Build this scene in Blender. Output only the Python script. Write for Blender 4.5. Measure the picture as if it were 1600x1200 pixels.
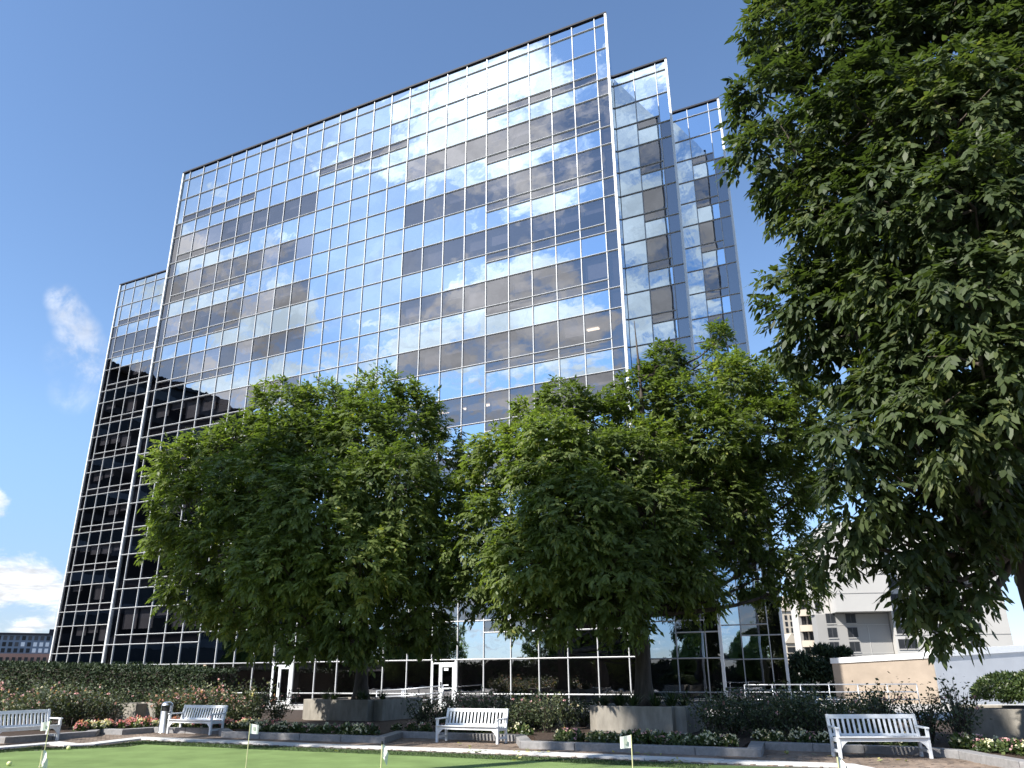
import bpy, math, random
import numpy as np
from mathutils import Matrix, Vector

random.seed(7)
RNG = np.random.default_rng(11)
for o in list(bpy.data.objects):
    bpy.data.objects.remove(o)
scene = bpy.context.scene
COL = scene.collection

# ------------------------------------------------------------------ camera
FPX, PITCH, ROLL, EYE = 1221.2, 0.3563, 0.0067, 1.6
cp, sp = math.cos(PITCH), math.sin(PITCH)
cr, sr = math.cos(ROLL), math.sin(ROLL)
X0 = Vector((1, 0, 0)); U0 = Vector((0, -sp, cp)); B0 = Vector((0, -cp, -sp))
ax = X0 * cr - U0 * sr
ay = X0 * sr + U0 * cr
cd = bpy.data.cameras.new('camera')
cam = bpy.data.objects.new('camera', cd); COL.objects.link(cam)
cd.sensor_width = 36.0
cd.lens = FPX / 1600 * 36.0
cd.clip_start = 0.1; cd.clip_end = 6000
cam.matrix_world = Matrix(((ax.x, ay.x, B0.x, 0), (ax.y, ay.y, B0.y, 0), (ax.z, ay.z, B0.z, EYE), (0, 0, 0, 1)))
scene.camera = cam

# ------------------------------------------------------------------ light
SUN = Vector((-0.629, -0.4165, 0.656)).normalized()
SUN_EL = math.asin(SUN.z); SUN_AZ = math.atan2(SUN.x, SUN.y)
sl = bpy.data.lights.new('sun', 'SUN')
sl.energy = 4.8; sl.angle = math.radians(0.53); sl.color = (1.0, 0.955, 0.88)
so = bpy.data.objects.new('sun', sl); COL.objects.link(so)
so.location = SUN * 200
so.rotation_euler = SUN.to_track_quat('Z', 'Y').to_euler()
scene.view_settings.view_transform = 'Standard'
scene.view_settings.look = 'None'
scene.view_settings.exposure = 0.85
scene.view_settings.gamma = 1.0
scene.view_settings.use_curve_mapping = False
scene.render.film_transparent = False
scene.cycles.caustics_reflective = False
scene.cycles.caustics_refractive = False
scene.cycles.max_bounces = 8
scene.cycles.transparent_max_bounces = 16
scene.cycles.sample_clamp_indirect = 6
try:
    scene.cycles.use_denoising = True
    scene.cycles.denoiser = 'OPENIMAGEDENOISE'
except Exception:
    pass


def dirv(azd, eld):
    a, e_ = math.radians(azd), math.radians(eld)
    return (math.sin(a) * math.cos(e_), math.cos(a) * math.cos(e_), math.sin(e_))


class NT:
    """small node-tree writer"""
    def __init__(self, nt):
        self.nt = nt; nt.nodes.clear()

    def n(self, typ, ins=None, **props):
        nd = self.nt.nodes.new(typ)
        for k, v in props.items():
            setattr(nd, k, v)
        if ins:
            for k, v in ins.items():
                s = nd.inputs[k]
                if hasattr(v, 'is_linked') or hasattr(v, 'links'):
                    self.nt.links.new(v, s)
                else:
                    s.default_value = v
        return nd

    def math(self, op, a, b=0.0, c=None, clamp=False):
        ins = {0: a, 1: b}
        if c is not None: ins[2] = c
        return self.n('ShaderNodeMath', ins, operation=op, use_clamp=clamp).outputs[0]

    def vmath(self, op, a, b=(0, 0, 0)):
        nd = self.n('ShaderNodeVectorMath', {0: a, 1: b}, operation=op)
        return nd.outputs[1] if op in ('DOT_PRODUCT', 'LENGTH') else nd.outputs[0]

    def noise(self, vec, scale, detail=4, rough=0.55, dist=0.0):
        return self.n('ShaderNodeTexNoise', {'Vector': vec, 'Scale': scale, 'Detail': detail, 'Roughness': rough, 'Distortion': dist}).outputs[0]

    def ramp(self, fac, stops):
        nd = self.n('ShaderNodeValToRGB', {0: fac})
        els = nd.color_ramp.elements
        while len(els) < len(stops): els.new(0.5)
        for el, (p, c) in zip(els, stops):
            el.position = p; el.color = (*c, 1) if len(c) == 3 else c
        return nd.outputs[0]

    def mix(self, fac, a, b):
        return self.n('ShaderNodeMix', {0: fac, 6: a, 7: b}, data_type='RGBA').outputs[2]

    def smooth(self, v, lo, hi, a=0.0, b=1.0):
        return self.n('ShaderNodeMapRange', {0: v, 1: lo, 2: hi, 3: a, 4: b}, interpolation_type='SMOOTHSTEP').outputs[0]


def c4(c): return (c[0], c[1], c[2], 1.0)


world = bpy.data.worlds.new('World'); scene.world = world
world.use_nodes = True
t = NT(world.node_tree)
sky = t.n('ShaderNodeTexSky', sky_type='NISHITA')
sky.sun_disc = False; sky.sun_elevation = SUN_EL; sky.sun_rotation = SUN_AZ
sky.altitude = 60; sky.air_density = 1.0; sky.dust_density = 0.05; sky.ozone_density = 2.2
gen = t.n('ShaderNodeTexCoord').outputs['Generated']
dr = t.vmath('NORMALIZE', gen)
sep = t.n('ShaderNodeSeparateXYZ', {0: dr})
zz = t.math('MAXIMUM', sep.outputs[2], 0.0)
den = t.math('ADD', zz, 0.12)
px = t.math('DIVIDE', sep.outputs[0], den)
py = t.math('DIVIDE', sep.outputs[1], den)
pv = t.n('ShaderNodeCombineXYZ', {0: px, 1: py, 2: 3.7}).outputs[0]


def lobe(azd, eld, rin, rout):
    dt = t.vmath('DOT_PRODUCT', dr, dirv(azd, eld))
    return t.smooth(dt, math.cos(math.radians(rout)), math.cos(math.radians(rin)))


# cloud cover: broken cloud on the sun's side, nearly clear over the building
cover = t.smooth(t.vmath('DOT_PRODUCT', dr, dirv(-150, 22)), 0.05, 0.72)
cov = t.math('MULTIPLY', cover, 0.03)
for (a, e_, r0, r1, w) in ((-123, 41, 1, 9, .115), (-130, 30, 1, 10, .05), (-128, 22, 2, 10, .11), (165, 34, 3, 16, .13), (-104, 26, 3, 15, .08), (-138, 42, 0, 3.5, .07),
                           (-115.5, 29.0, 1, 6.5, -.16), (-142, 29, 3, 10, -.12), (-133, 46, 1, 5, -.10), (-117, 23, 1, 5, .06),
                           (0, 38, 36, 62, -.30), (-24, 24, 6, 16, -.16)):
    cov = t.math('ADD', cov, t.math('MULTIPLY', lobe(a, e_, r0, r1), w))
n1 = t.noise(pv, 4.0, 10, 0.60, 0.2)
n2 = t.noise(pv, 13.0, 8, 0.62, 0.15)
den1 = t.math('ADD', t.math('MULTIPLY', n1, 0.66), t.math('MULTIPLY', n2, 0.34))
cloud = t.smooth(t.math('ADD', den1, cov), 0.53, 0.675)
# the thin wisp beside the building, left
wn = t.noise(t.vmath('MULTIPLY', dr, (1, 1, .7)), 24, 9, 0.66, 0.3)
wm = lobe(-32.6, 23.0, 0, 1.2)
for (a, e_, r1, w) in ((-32.0, 22.2, 1.4, 1), (-31.3, 21.2, 1.6, 1), (-30.7, 20.2, 1.7, .95), (-30.3, 19.2, 1.6, .8), (-31.8, 19.4, 1.5, .35), (-30.8, 17.4, 1.7, .45)):
    wm = t.math('MAXIMUM', wm, t.math('MULTIPLY', lobe(a, e_, 0, r1), w))
wisp = t.math('MULTIPLY', wm, t.smooth(wn, 0.38, 0.66, 0.04, 1.0), clamp=True)
wisp = t.math('MULTIPLY', wisp, 0.58)
# low cumulus at the left horizon
ln_ = t.noise(t.vmath('MULTIPLY', dr, (1, 1, 1.5)), 13, 9, 0.6, 0.35)
lowm = t.math('MAXIMUM', lobe(-32.5, 3.2, 2.5, 6.2), t.math('MULTIPLY', lobe(-35.0, 10.2, .5, 3.0), .92))
lowc = t.smooth(t.math('ADD', ln_, t.math('MULTIPLY', lowm, .34)), .70, .84)
wisp = t.math('MAXIMUM', wisp, t.math('MULTIPLY', lowc, lowm))
veil = t.math('MULTIPLY', lobe(-102, 27, 6, 28), t.smooth(t.noise(pv, 2.6, 7, .6), .3, .75, .22, .62))
cloudall = t.math('MAXIMUM', t.math('MAXIMUM', cloud, wisp), veil)
sunprox = t.smooth(t.vmath('DOT_PRODUCT', dr, tuple(SUN)), 0.90, 1.0)
shade = t.smooth(t.noise(t.vmath('ADD', pv, (.07, .05, 0)), 4.6, 8, 0.62, 0.4), 0.30, 0.70, 1.16, 0.66)
bright = t.math('MULTIPLY', shade, t.math('ADD', 5.4, t.math('MULTIPLY', t.math('MULTIPLY', sunprox, sunprox), 5.5)))
cloudcol = t.vmath('MULTIPLY', t.n('ShaderNodeCombineXYZ', {0: bright, 1: bright, 2: bright}).outputs[0], (0.97, 1.0, 1.05))
lowdim = t.smooth(sep.outputs[2], 0.0, 0.30, 0.52, 1.0)
skyc = t.vmath('MULTIPLY', sky.outputs[0], t.n('ShaderNodeCombineXYZ', {0: t.math('MULTIPLY', lowdim, .93), 1: t.math('MULTIPLY', lowdim, .99), 2: t.math('ADD', t.math('MULTIPLY', lowdim, .75), .30)}).outputs[0])
mixed = t.mix(cloudall, skyc, cloudcol)
bg = t.n('ShaderNodeBackground', {0: mixed, 1: 0.122})
t.n('ShaderNodeOutputWorld', {0: bg.outputs[0]})


# ------------------------------------------------------------------ frames
AZ = math.radians(63.61037)
EV = Vector((-math.sin(AZ), math.cos(AZ)))       # leftwards along the facade
NV = Vector((math.cos(AZ), math.sin(AZ)))        # away from the camera
C1 = Vector((5.91, 37.165))
TH = math.atan2(-math.cos(AZ), math.sin(AZ))     # turn of the plaza and the building


def W(s, tt, z=0.0):
    p = C1 + EV * s + NV * tt
    return Vector((p.x, p.y, z))


def ray(u, v):
    x, y = u - 800, 600 - v
    x, y = x * cr + y * sr, -x * sr + y * cr
    x /= FPX; y /= FPX
    return Vector((x, cp - y * sp, sp + y * cp))


def at(u, v, y):
    r = ray(u, v); k = y / r.y
    return Vector((r.x * k, y, r.z * k + EYE))


def proj(P):
    z = P[2] - EYE
    d = P[1] * cp + z * sp
    return 800 + FPX * P[0] / d, 600 - FPX * (-P[1] * sp + z * cp) / d, d


# ------------------------------------------------------------------ materials
MATS = {}


def mat_new(name):
    m = bpy.data.materials.new(name); m.use_nodes = True
    MATS[name] = m
    return m, NT(m.node_tree)


def out(tt, sh):
    tt.n('ShaderNodeOutputMaterial', {0: sh})


def m_simple(name, col, rough=0.6, var=0.15, scale=6.0, bump=0.0, bscale=40.0, metal=0.0, spec=0.4, stretch=(1, 1, 1), dirt=0.0):
    m, q = mat_new(name)
    pos = q.n('ShaderNodeTexCoord').outputs['Object']
    rnd = q.n('ShaderNodeObjectInfo').outputs['Random']
    off = q.n('ShaderNodeCombineXYZ', {0: q.math('MULTIPLY', rnd, 37.0), 1: q.math('MULTIPLY', rnd, 91.0), 2: rnd}).outputs[0]
    pos = q.vmath('ADD', q.vmath('MULTIPLY', pos, stretch), off)
    f = q.noise(pos, scale, 6, 0.6)
    lo = tuple(max(0, c * (1 - var)) for c in col); hi = tuple(min(1, c * (1 + var)) for c in col)
    cc = q.ramp(f, [(0.3, lo), (0.7, hi)])
    if dirt > 0:
        f2 = q.noise(pos, scale * 0.35, 7, 0.7)
        cc = q.mix(q.smooth(f2, 0.5, 0.75, 0, dirt), cc, c4(tuple(c * 0.45 for c in col)))
    ins = {'Base Color': cc, 'Roughness': rough, 'Metallic': metal, 'Specular IOR Level': spec}
    if bump > 0:
        h = q.noise(pos, bscale, 5, 0.6)
        ins['Normal'] = q.n('ShaderNodeBump', {'Strength': 0.6, 'Distance': bump, 'Height': h}).outputs[0]
    out(q, q.n('ShaderNodeBsdfPrincipled', ins).outputs[0])
    return m


def m_glass(name, refl, tint, rcol, bump):
    m, q = mat_new(name)
    geo = q.n('ShaderNodeNewGeometry')
    rnd = q.n('ShaderNodeObjectInfo').outputs['Random']
    off = q.n('ShaderNodeCombineXYZ', {0: q.math('MULTIPLY', rnd, 71.0), 1: q.math('MULTIPLY', rnd, 133.0), 2: q.math('MULTIPLY', rnd, 29.0)}).outputs[0]
    pos = q.vmath('ADD', geo.outputs['Position'], off)
    h = q.math('ADD', q.math('MULTIPLY', q.noise(pos, 0.75, 2, 0.45), 1.0), q.math('MULTIPLY', q.noise(pos, 3.2, 1, 0.4), 0.10))
    nrm = q.n('ShaderNodeBump', {'Strength': 1.0, 'Distance': bump, 'Height': h}).outputs[0]
    g = q.n('ShaderNodeBsdfGlossy', {'Color': c4(rcol), 'Roughness': 0.0, 'Normal': nrm}).outputs[0]
    tr = q.n('ShaderNodeBsdfTransparent', {0: c4(tint)}).outputs[0]
    fr = q.n('ShaderNodeLayerWeight', {'Blend': 0.25}).outputs['Fresnel']
    fac = q.math('ADD', refl, q.math('MULTIPLY', fr, 0.28 * (1 - refl)), clamp=True)
    out(q, q.n('ShaderNodeMixShader', {0: fac, 1: tr, 2: g}).outputs[0])
    return m


def m_leaf(name, lo, hi, trans=0.28, rough=0.42, spec=0.5, attr='tone'):
    m, q = mat_new(name)
    a = q.n('ShaderNodeAttribute', attribute_name=attr).outputs['Fac']
    cc = q.ramp(a, [(0.0, lo), (0.72, hi), (1.0, (hi[0] * 1.7, hi[1] * 1.35, hi[2] * 1.2))])
    p = q.n('ShaderNodeBsdfPrincipled', {'Base Color': cc, 'Roughness': rough, 'Specular IOR Level': spec}).outputs[0]
    tc = q.vmath('MULTIPLY', cc, (1.7, 1.9, 0.7))
    tl = q.n('ShaderNodeBsdfTranslucent', {0: tc}).outputs[0]
    out(q, q.n('ShaderNodeMixShader', {0: trans, 1: p, 2: tl}).outputs[0])
    return m


def m_emit(name, col, s):
    m, q = mat_new(name)
    out(q, q.n('ShaderNodeEmission', {0: c4(col), 1: s}).outputs[0])
    return m


m_glass('silver_glass', 0.76, (0.10, 0.11, 0.12), (0.66, 0.79, 0.90), 0.0050)
m_glass('mirror_return', 0.93, (0.05, 0.05, 0.05), (0.90, 0.95, 1.0), 0.0040)
m_glass('tinted_glass', 0.235, (0.35, 0.34, 0.36), (0.93, 0.92, 0.95), 0.0042)
m_simple('grey_aluminium', (0.52, 0.53, 0.54), 0.38, 0.08, 3.0, dirt=0.15)
m_simple('white_aluminium', (0.72, 0.74, 0.75), 0.38, 0.06, 3.0, dirt=0.15)
m_simple('coping_metal', (0.028, 0.03, 0.04), 0.6, 0.1, spec=0.15)
m_simple('spandrel_dark', (0.035, 0.032, 0.036), 0.6, 0.2)
m_simple('slab_concrete', (0.34, 0.33, 0.32), 0.8, 0.1)
m_simple('interior_paint', (0.20, 0.19, 0.19), 0.8, 0.2, 0.3)
m_simple('blind_fabric', (0.42, 0.42, 0.42), 0.8, 0.08)
m_emit('lamp_panel', (1.0, 0.82, 0.6), 2.2)
m_simple('roofing', (0.2, 0.2, 0.2), 0.9)
m_simple('bark', (0.075, 0.06, 0.048), 0.9, 0.45, 9.0, 0.03, 22.0, stretch=(1, 1, .18))
m_simple('twig_bark', (0.055, 0.045, 0.036), 0.9, 0.3, 9.0)
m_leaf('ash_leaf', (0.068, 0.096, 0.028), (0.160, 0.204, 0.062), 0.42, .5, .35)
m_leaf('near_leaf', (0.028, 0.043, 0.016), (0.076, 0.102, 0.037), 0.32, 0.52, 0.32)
m_leaf('yew_leaf', (0.012, 0.024, 0.010), (0.034, 0.056, 0.022), 0.08, 0.6, 0.3)
m_leaf('rose_leaf', (0.038, 0.056, 0.026), (0.090, 0.115, 0.058), 0.18, 0.5, 0.4)
m_leaf('begonia_leaf', (0.030, 0.050, 0.018), (0.075, 0.110, 0.035), 0.2, 0.4, 0.5)
m_leaf('box_leaf', (0.022, 0.040, 0.012), (0.060, 0.095, 0.028), 0.15, 0.4, 0.5)
m_leaf('blade_leaf', (0.020, 0.040, 0.014), (0.055, 0.085, 0.028), 0.2, 0.45, 0.4)
m_leaf('pink_petal', (0.50, 0.16, 0.19), (0.68, 0.33, 0.35), 0.25, 0.6, 0.2)
m_leaf('pale_petal', (0.55, 0.50, 0.36), (0.72, 0.70, 0.55), 0.25, 0.6, 0.2)
m_leaf('rose_petal', (0.50, 0.24, 0.30), (0.70, 0.46, 0.48), 0.25, 0.6, 0.2)
m_leaf('fallen_leaf', (0.16, 0.20, 0.07), (0.34, 0.36, 0.16), 0.2, 0.6, 0.2)
m_simple('white_paint', (0.74, 0.76, 0.78), 0.5, 0.10, 7.0, dirt=0.28)
m_simple('planter_concrete', (0.30, 0.275, 0.235), 0.9, 0.28, 5.0, 0.006, 60.0, stretch=(1, 1, .35), dirt=0.35)
m_simple('granite_kerb', (0.27, 0.262, 0.26), 0.8, 0.18, 12.0, 0.004, 60.0, dirt=0.3)
m_simple('edging_concrete', (0.60, 0.59, 0.57), 0.85, 0.10, 7.0, 0.003, 60.0, dirt=0.12)
m_simple('paver_clay', (0.23, 0.175, 0.135), 0.85, 0.42, 0.9, 0.003, 60.0, dirt=0.25)
m_simple('joint_sand', (0.11, 0.095, 0.078), 0.95, 0.2, 20)
m_simple('turf', (0.175, 0.250, 0.092), 0.95, 0.20, 1.3, 0.012, 260.0, spec=0.1)
m_simple('fringe_turf', (0.085, 0.130, 0.048), 0.95, 0.3, 9.0, 0.03, 170.0, spec=0.1)
m_simple('mulch', (0.055, 0.036, 0.026), 0.95, 0.5, 14.0, 0.04, 50.0)
m_simple('walk_concrete', (0.48, 0.46, 0.43), 0.85, 0.1, 2.0, 0.003, 50.0, dirt=0.15)
m_simple('city_ground', (0.16, 0.16, 0.15), 0.9, 0.2, 0.05)
m_simple('steel', (0.72, 0.71, 0.70), 0.34, 0.05, 4.0, metal=1.0)
m_simple('rail_steel', (0.55, 0.57, 0.6), 0.35, 0.05, 4.0, metal=0.6)
m_simple('black_plastic', (0.02, 0.02, 0.02), 0.5)
m_simple('flag_cloth', (0.72, 0.74, 0.70), 0.8, 0.06, 9.0)
m_simple('flag_print', (0.42, 0.46, 0.38), 0.8, 0.1)
m_simple('pole_yellow', (0.62, 0.60, 0.34), 0.5, 0.05)
m_simple('ball_yellow', (0.74, 0.76, 0.36), 0.4, 0.03)
m_simple('beige_stucco', (0.36, 0.295, 0.235), 0.9, 0.10, 1.4, 0.004, 30.0, dirt=0.22)
m_simple('white_stucco', (0.50, 0.52, 0.55), 0.9, 0.05, 1.2, 0.003, 30.0, dirt=0.10)
m_simple('pale_cap', (0.76, 0.77, 0.78), 0.6, 0.04)
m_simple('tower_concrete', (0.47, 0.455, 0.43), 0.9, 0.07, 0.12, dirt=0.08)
m_simple('tower_concrete_grey', (0.33, 0.32, 0.305), 0.9, 0.07, 0.12, dirt=0.10)  # darker copy of tower_concrete: recessed wall's lesser light in the colour; also joints
m_simple('cream_render', (0.48, 0.42, 0.34), 0.9, 0.07, 0.12)
m_simple('dark_window', (0.025, 0.027, 0.03), 0.3, 0.3, 0.4, spec=0.25)
m_simple('window_frame_grey', (0.07, 0.07, 0.075), 0.5)
m_simple('far_glass', (0.17, 0.21, 0.27), 0.3, 0.15, 0.1)
m_simple('far_brick', (0.27, 0.16, 0.13), 0.9, 0.15, 0.1)
m_simple('dusk_glass', (0.012, 0.014, 0.018), 0.5, 0.5, 0.05, spec=0.1)
m_simple('dusk_panel', (0.05, 0.055, 0.065), 0.7, 0.3, 0.08, spec=0.1)
m_simple('soil', (0.06, 0.045, 0.035), 0.95, 0.4, 12.0, 0.03, 60.0)
m_simple('gravel', (0.30, 0.27, 0.24), 0.95, 0.5, 30.0, 0.03, 70.0)


# ------------------------------------------------------------------ mesh helpers
class MB:
    def __init__(self):
        self.v = []; self.f = []

    def box(self, x0, x1, y0, y1, z0, z1, bottom=True):
        b = len(self.v)
        self.v += [(x0, y0, z0), (x1, y0, z0), (x1, y1, z0), (x0, y1, z0), (x0, y0, z1), (x1, y0, z1), (x1, y1, z1), (x0, y1, z1)]
        fs = [(4, 5, 6, 7), (0, 1, 5, 4), (1, 2, 6, 5), (2, 3, 7, 6), (3, 0, 4, 7)]
        if bottom: fs.append((3, 2, 1, 0))
        self.f += [tuple(i + b for i in f) for f in fs]
        return self

    def beam(self, a, b, w, h, up=(0, 0, 1)):
        """rectangular bar from a to b"""
        a, b = Vector(a), Vector(b)
        d = (b - a).normalized(); u = Vector(up)
        s = d.cross(u)
        if s.length < 1e-4: s = d.cross(Vector((0, 1, 0)))
        s.normalize(); u = s.cross(d).normalized()
        n0 = len(self.v)
        for p in (a, b):
            for (i, j) in ((-1, -1), (1, -1), (1, 1), (-1, 1)):
                self.v.append(tuple(p + s * (i * w / 2) + u * (j * h / 2)))
        self.f += [tuple(n0 + i for i in f) for f in ((0, 1, 5, 4), (1, 2, 6, 5), (2, 3, 7, 6), (3, 0, 4, 7), (3, 2, 1, 0), (4, 5, 6, 7))]
        return self

    def tube(self, pts, rad, n=8, cap=True):
        pts = [Vector(p) for p in pts]
        if not hasattr(rad, '__len__'): rad = [rad] * len(pts)
        base = len(self.v)
        prev = None
        for i, p in enumerate(pts):
            d = (pts[min(i + 1, len(pts) - 1)] - pts[max(i - 1, 0)]).normalized()
            ref = prev if prev is not None else (Vector((1, 0, 0)) if abs(d.x) < 0.8 else Vector((0, 1, 0)))
            s = (ref - d * ref.dot(d)).normalized(); prev = s
            u = d.cross(s)
            for k in range(n):
                a = 2 * math.pi * k / n
                self.v.append(tuple(p + (s * math.cos(a) + u * math.sin(a)) * rad[i]))
        for i in range(len(pts) - 1):
            for k in range(n):
                a = base + i * n + k; b = base + i * n + (k + 1) % n
                self.f.append((a, b, b + n, a + n))
        if cap:
            self.f.append(tuple(base + k for k in reversed(range(n))))
            self.f.append(tuple(base + (len(pts) - 1) * n + k for k in range(n)))
        return self

    def prism(self, poly, z0, z1):
        b = len(self.v); n = len(poly)
        self.v += [(p[0], p[1], z0) for p in poly] + [(p[0], p[1], z1) for p in poly]
        for i in range(n):
            j = (i + 1) % n
            self.f.append((b + i, b + j, b + n + j, b + n + i))
        self.f.append(tuple(b + n + i for i in range(n)))
        self.f.append(tuple(b + i for i in reversed(range(n))))
        return self

    def lathe(self, prof, n=20):
        b = len(self.v)
        for (r, z) in prof:
            for k in range(n):
                a = 2 * math.pi * k / n
                self.v.append((r * math.cos(a), r * math.sin(a), z))
        for i in range(len(prof) - 1):
            for k in range(n):
                a = b + i * n + k; c = b + i * n + (k + 1) % n
                self.f.append((a, c, c + n, a + n))
        return self

    def mesh(self, name, m, smooth=False):
        me = bpy.data.meshes.new(name)
        me.from_pydata(self.v, [], self.f)
        if m: me.materials.append(MATS[m])
        if smooth: me.polygons.foreach_set('use_smooth', [True] * len(me.polygons))
        me.update()
        return me

    def obj(self, name, m, parent=None, smooth=False, bevel=0.0):
        o = link(name, self.mesh(name, m, smooth), parent)
        if bevel:
            md = o.modifiers.new('edge', 'BEVEL'); md.width = bevel; md.segments = 2; md.limit_method = 'ANGLE'
        return o


def link(name, data, parent=None):
    o = bpy.data.objects.new(name, data); COL.objects.link(o)
    if parent: o.parent = parent
    return o


def tag(o, label=None, cat=None, group=None, kind=None):
    if label: o['label'] = label
    if cat: o['category'] = cat
    if group: o['group'] = group
    if kind: o['kind'] = kind
    return o


def thing(name, label, cat, loc=(0, 0, 0), rz=0.0, group=None):
    o = bpy.data.objects.new(name, None); COL.objects.link(o)
    o.location = loc; o.rotation_euler = (0, 0, rz); o.empty_display_size = 0.3
    return tag(o, label, cat, group)


def kids(o): return [c for c in bpy.data.objects if c.parent == o]


def copy_tree(tree, label=None, group=None):
    """tree = (root, [(child, [grandchildren])...]); objects share meshes"""
    root, ch = tree
    r = root.copy(); COL.objects.link(r)
    for c, gs in ch:
        k = c.copy(); COL.objects.link(k); k.parent = r
        for g in gs:
            h = g.copy(); COL.objects.link(h); h.parent = k
    if label: r['label'] = label
    if group: r['group'] = group
    return r


def snap(root):
    return (root, [(c, kids(c)) for c in kids(root)])


def fast_quads(name, V, m, tone=None, tri=False):
    """V: (N,4,3) array of quads -> mesh with a per-face tone attribute"""
    N = V.shape[0]; k = V.shape[1]
    me = bpy.data.meshes.new(name)
    me.vertices.add(N * k); me.vertices.foreach_set('co', V.reshape(-1).astype(np.float32))
    me.loops.add(N * k); me.loops.foreach_set('vertex_index', np.arange(N * k, dtype=np.int32))
    me.polygons.add(N)
    me.polygons.foreach_set('loop_start', np.arange(0, N * k, k, dtype=np.int32))
    me.update(calc_edges=True)
    at_ = me.attributes.new('tone', 'FLOAT', 'FACE')
    if tone is None: tone = RNG.random(N)
    at_.data.foreach_set('value', tone.astype(np.float32))
    me.materials.append(MATS[m])
    me.validate()
    return me


def nrm(a): return a / (np.linalg.norm(a, axis=-1, keepdims=True) + 1e-9)


def leaflets(base, d, nor, length, width, fold=0.18):
    """diamond leaflets with a folded midrib; all inputs (N,3) or scalars"""
    d = nrm(d); s = nrm(np.cross(d, nor)); nn = nrm(np.cross(s, d))
    L = np.reshape(length, (-1, 1)); Wd = np.reshape(width, (-1, 1))
    tip = base + d * L - nn * L * 0.10
    mid = base + d * L * 0.42
    lft = mid + s * Wd * 0.5 - nn * Wd * fold
    rgt = mid - s * Wd * 0.5 - nn * Wd * fold
    return np.stack([base, lft, tip, rgt], 1)


def leaflets6(base, d, nor, length, width, fold=0.16):
    """lance-shaped leaflets with two shoulders each side and a drooping tip"""
    d = nrm(d); s = nrm(np.cross(d, nor)); nn = nrm(np.cross(s, d))
    L = np.reshape(length, (-1, 1)); Wd = np.reshape(width, (-1, 1))
    a = base + d * L * .28 - nn * Wd * fold; b = base + d * L * .64 - nn * (Wd * fold + L * .03)
    return np.stack([base, a + s * Wd * .46, b + s * Wd * .36, base + d * L - nn * L * .10, b - s * Wd * .36, a - s * Wd * .46], 1)


# ------------------------------------------------------------------ ground and plaza
gm = MB(); gm.box(-3000, 3000, -3000, 3000, -0.6, -0.5)
tag(gm.obj('ground', 'city_ground'), kind='structure')


def sheet(name, pts, z0, z1, m, kind='structure'):
    b = MB(); b.prism([tuple(W(s, tt).xy) for s, tt in pts], z0, z1)
    o = b.obj(name, m)
    return tag(o, kind=kind)


# deck under everything
sheet('terrace_deck', [(70, -60), (-34, -60), (-34, 24), (70, 24)], -0.49, -0.05, 'walk_concrete')

KERB = [(14.6, -21.6), (10.95, -21.5), (10.9, -19.3), (11.75, -18.5), (11.75, -18.15), (10.75, -18.1), (10.65, -17.1), (7.9, -16.75), (6.75, -17.7), (1.75, -17.7),
        (2.45, -15.9), (-1.65, -15.95), (-2.65, -17.7), (-7.6, -17.7), (-7.35, -15.95), (-10.9, -16.1), (-11.75, -16.65), (-12.1, -17.5), (-12.6, -18.5), (-16.0, -20.6)]
GREEN = [(9.2, -24.5), (9.2, -21.55), (8.35, -21.75), (7.95, -21.2), (8.45, -19.4), (5.6, -19.38), (2.9, -19.4), (-0.86, -19.3), (-4.39, -19.3), (-7.4, -19.4), (-9.5, -19.3), (-10.6, -21.0), (-12.0, -33), (-6, -41), (4, -41), (9.2, -35)]


def inset(poly, d):
    """shrink a ring (given in s,t, walked clockwise) by d"""
    res = []
    n = len(poly)
    area = sum(poly[i][0] * poly[(i + 1) % n][1] - poly[(i + 1) % n][0] * poly[i][1] for i in range(n))
    sg = 1 if area > 0 else -1
    for i in range(n):
        a, b, c = Vector(poly[i - 1]), Vector(poly[i]), Vector(poly[(i + 1) % n])
        d1 = (b - a).normalized(); d2 = (c - b).normalized()
        n1 = Vector((-d1.y, d1.x)) * sg; n2 = Vector((-d2.y, d2.x)) * sg
        m = (n1 + n2); m = m / max(0.35, m.length_squared) * 2
        p = b + m * d
        res.append((p.x, p.y))
    return res


EDGE_IN = inset(GREEN, 0.46)
COLLAR_IN = inset(GREEN, 1.32)
plaza = sheet('plaza_paving', [(16, -45), (-18, -45), (-18, -15.5), (16, -15.5)], -0.04, -0.012, 'joint_sand')
fr = sheet('putting_fringe', EDGE_IN, -0.010, 0.010, 'fringe_turf')
gr = sheet('putting_green', COLLAR_IN, -0.008, 0.016, 'turf')


def inside(p, poly):
    r = False; n = len(poly); x, y = p; j = n - 1
    for i in range(n):
        xi, yi = poly[i]; xj, yj = poly[j]
        if (yi > y) != (yj > y) and x < (xj - xi) * (y - yi) / (yj - yi) + xi: r = not r
        j = i
    return r


# short synthetic grass blades of the fringe
nb = 16000
pts = []
while len(pts) < nb:
    k = random.randrange(len(GREEN) - 7)
    a, b = EDGE_IN[k], EDGE_IN[k + 1]; c, d = COLLAR_IN[k], COLLAR_IN[k + 1]
    u, w = random.random(), random.random()
    p = ((a[0] * (1 - u) + b[0] * u) * (1 - w) + (c[0] * (1 - u) + d[0] * u) * w,
         (a[1] * (1 - u) + b[1] * u) * (1 - w) + (c[1] * (1 - u) + d[1] * u) * w)
    pts.append(tuple(W(p[0], p[1], 0.008)))
P = np.array(pts)
dd = RNG.normal(0, .5, (nb, 3)); dd[:, 2] = 1
blades = leaflets(P, dd, RNG.normal(0, 1, (nb, 3)), RNG.uniform(.02, .045, nb), np.full(nb, .012))
tag(link('fringe_grass', fast_quads('fringe_grass', blades, 'blade_leaf')), kind='stuff')

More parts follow.
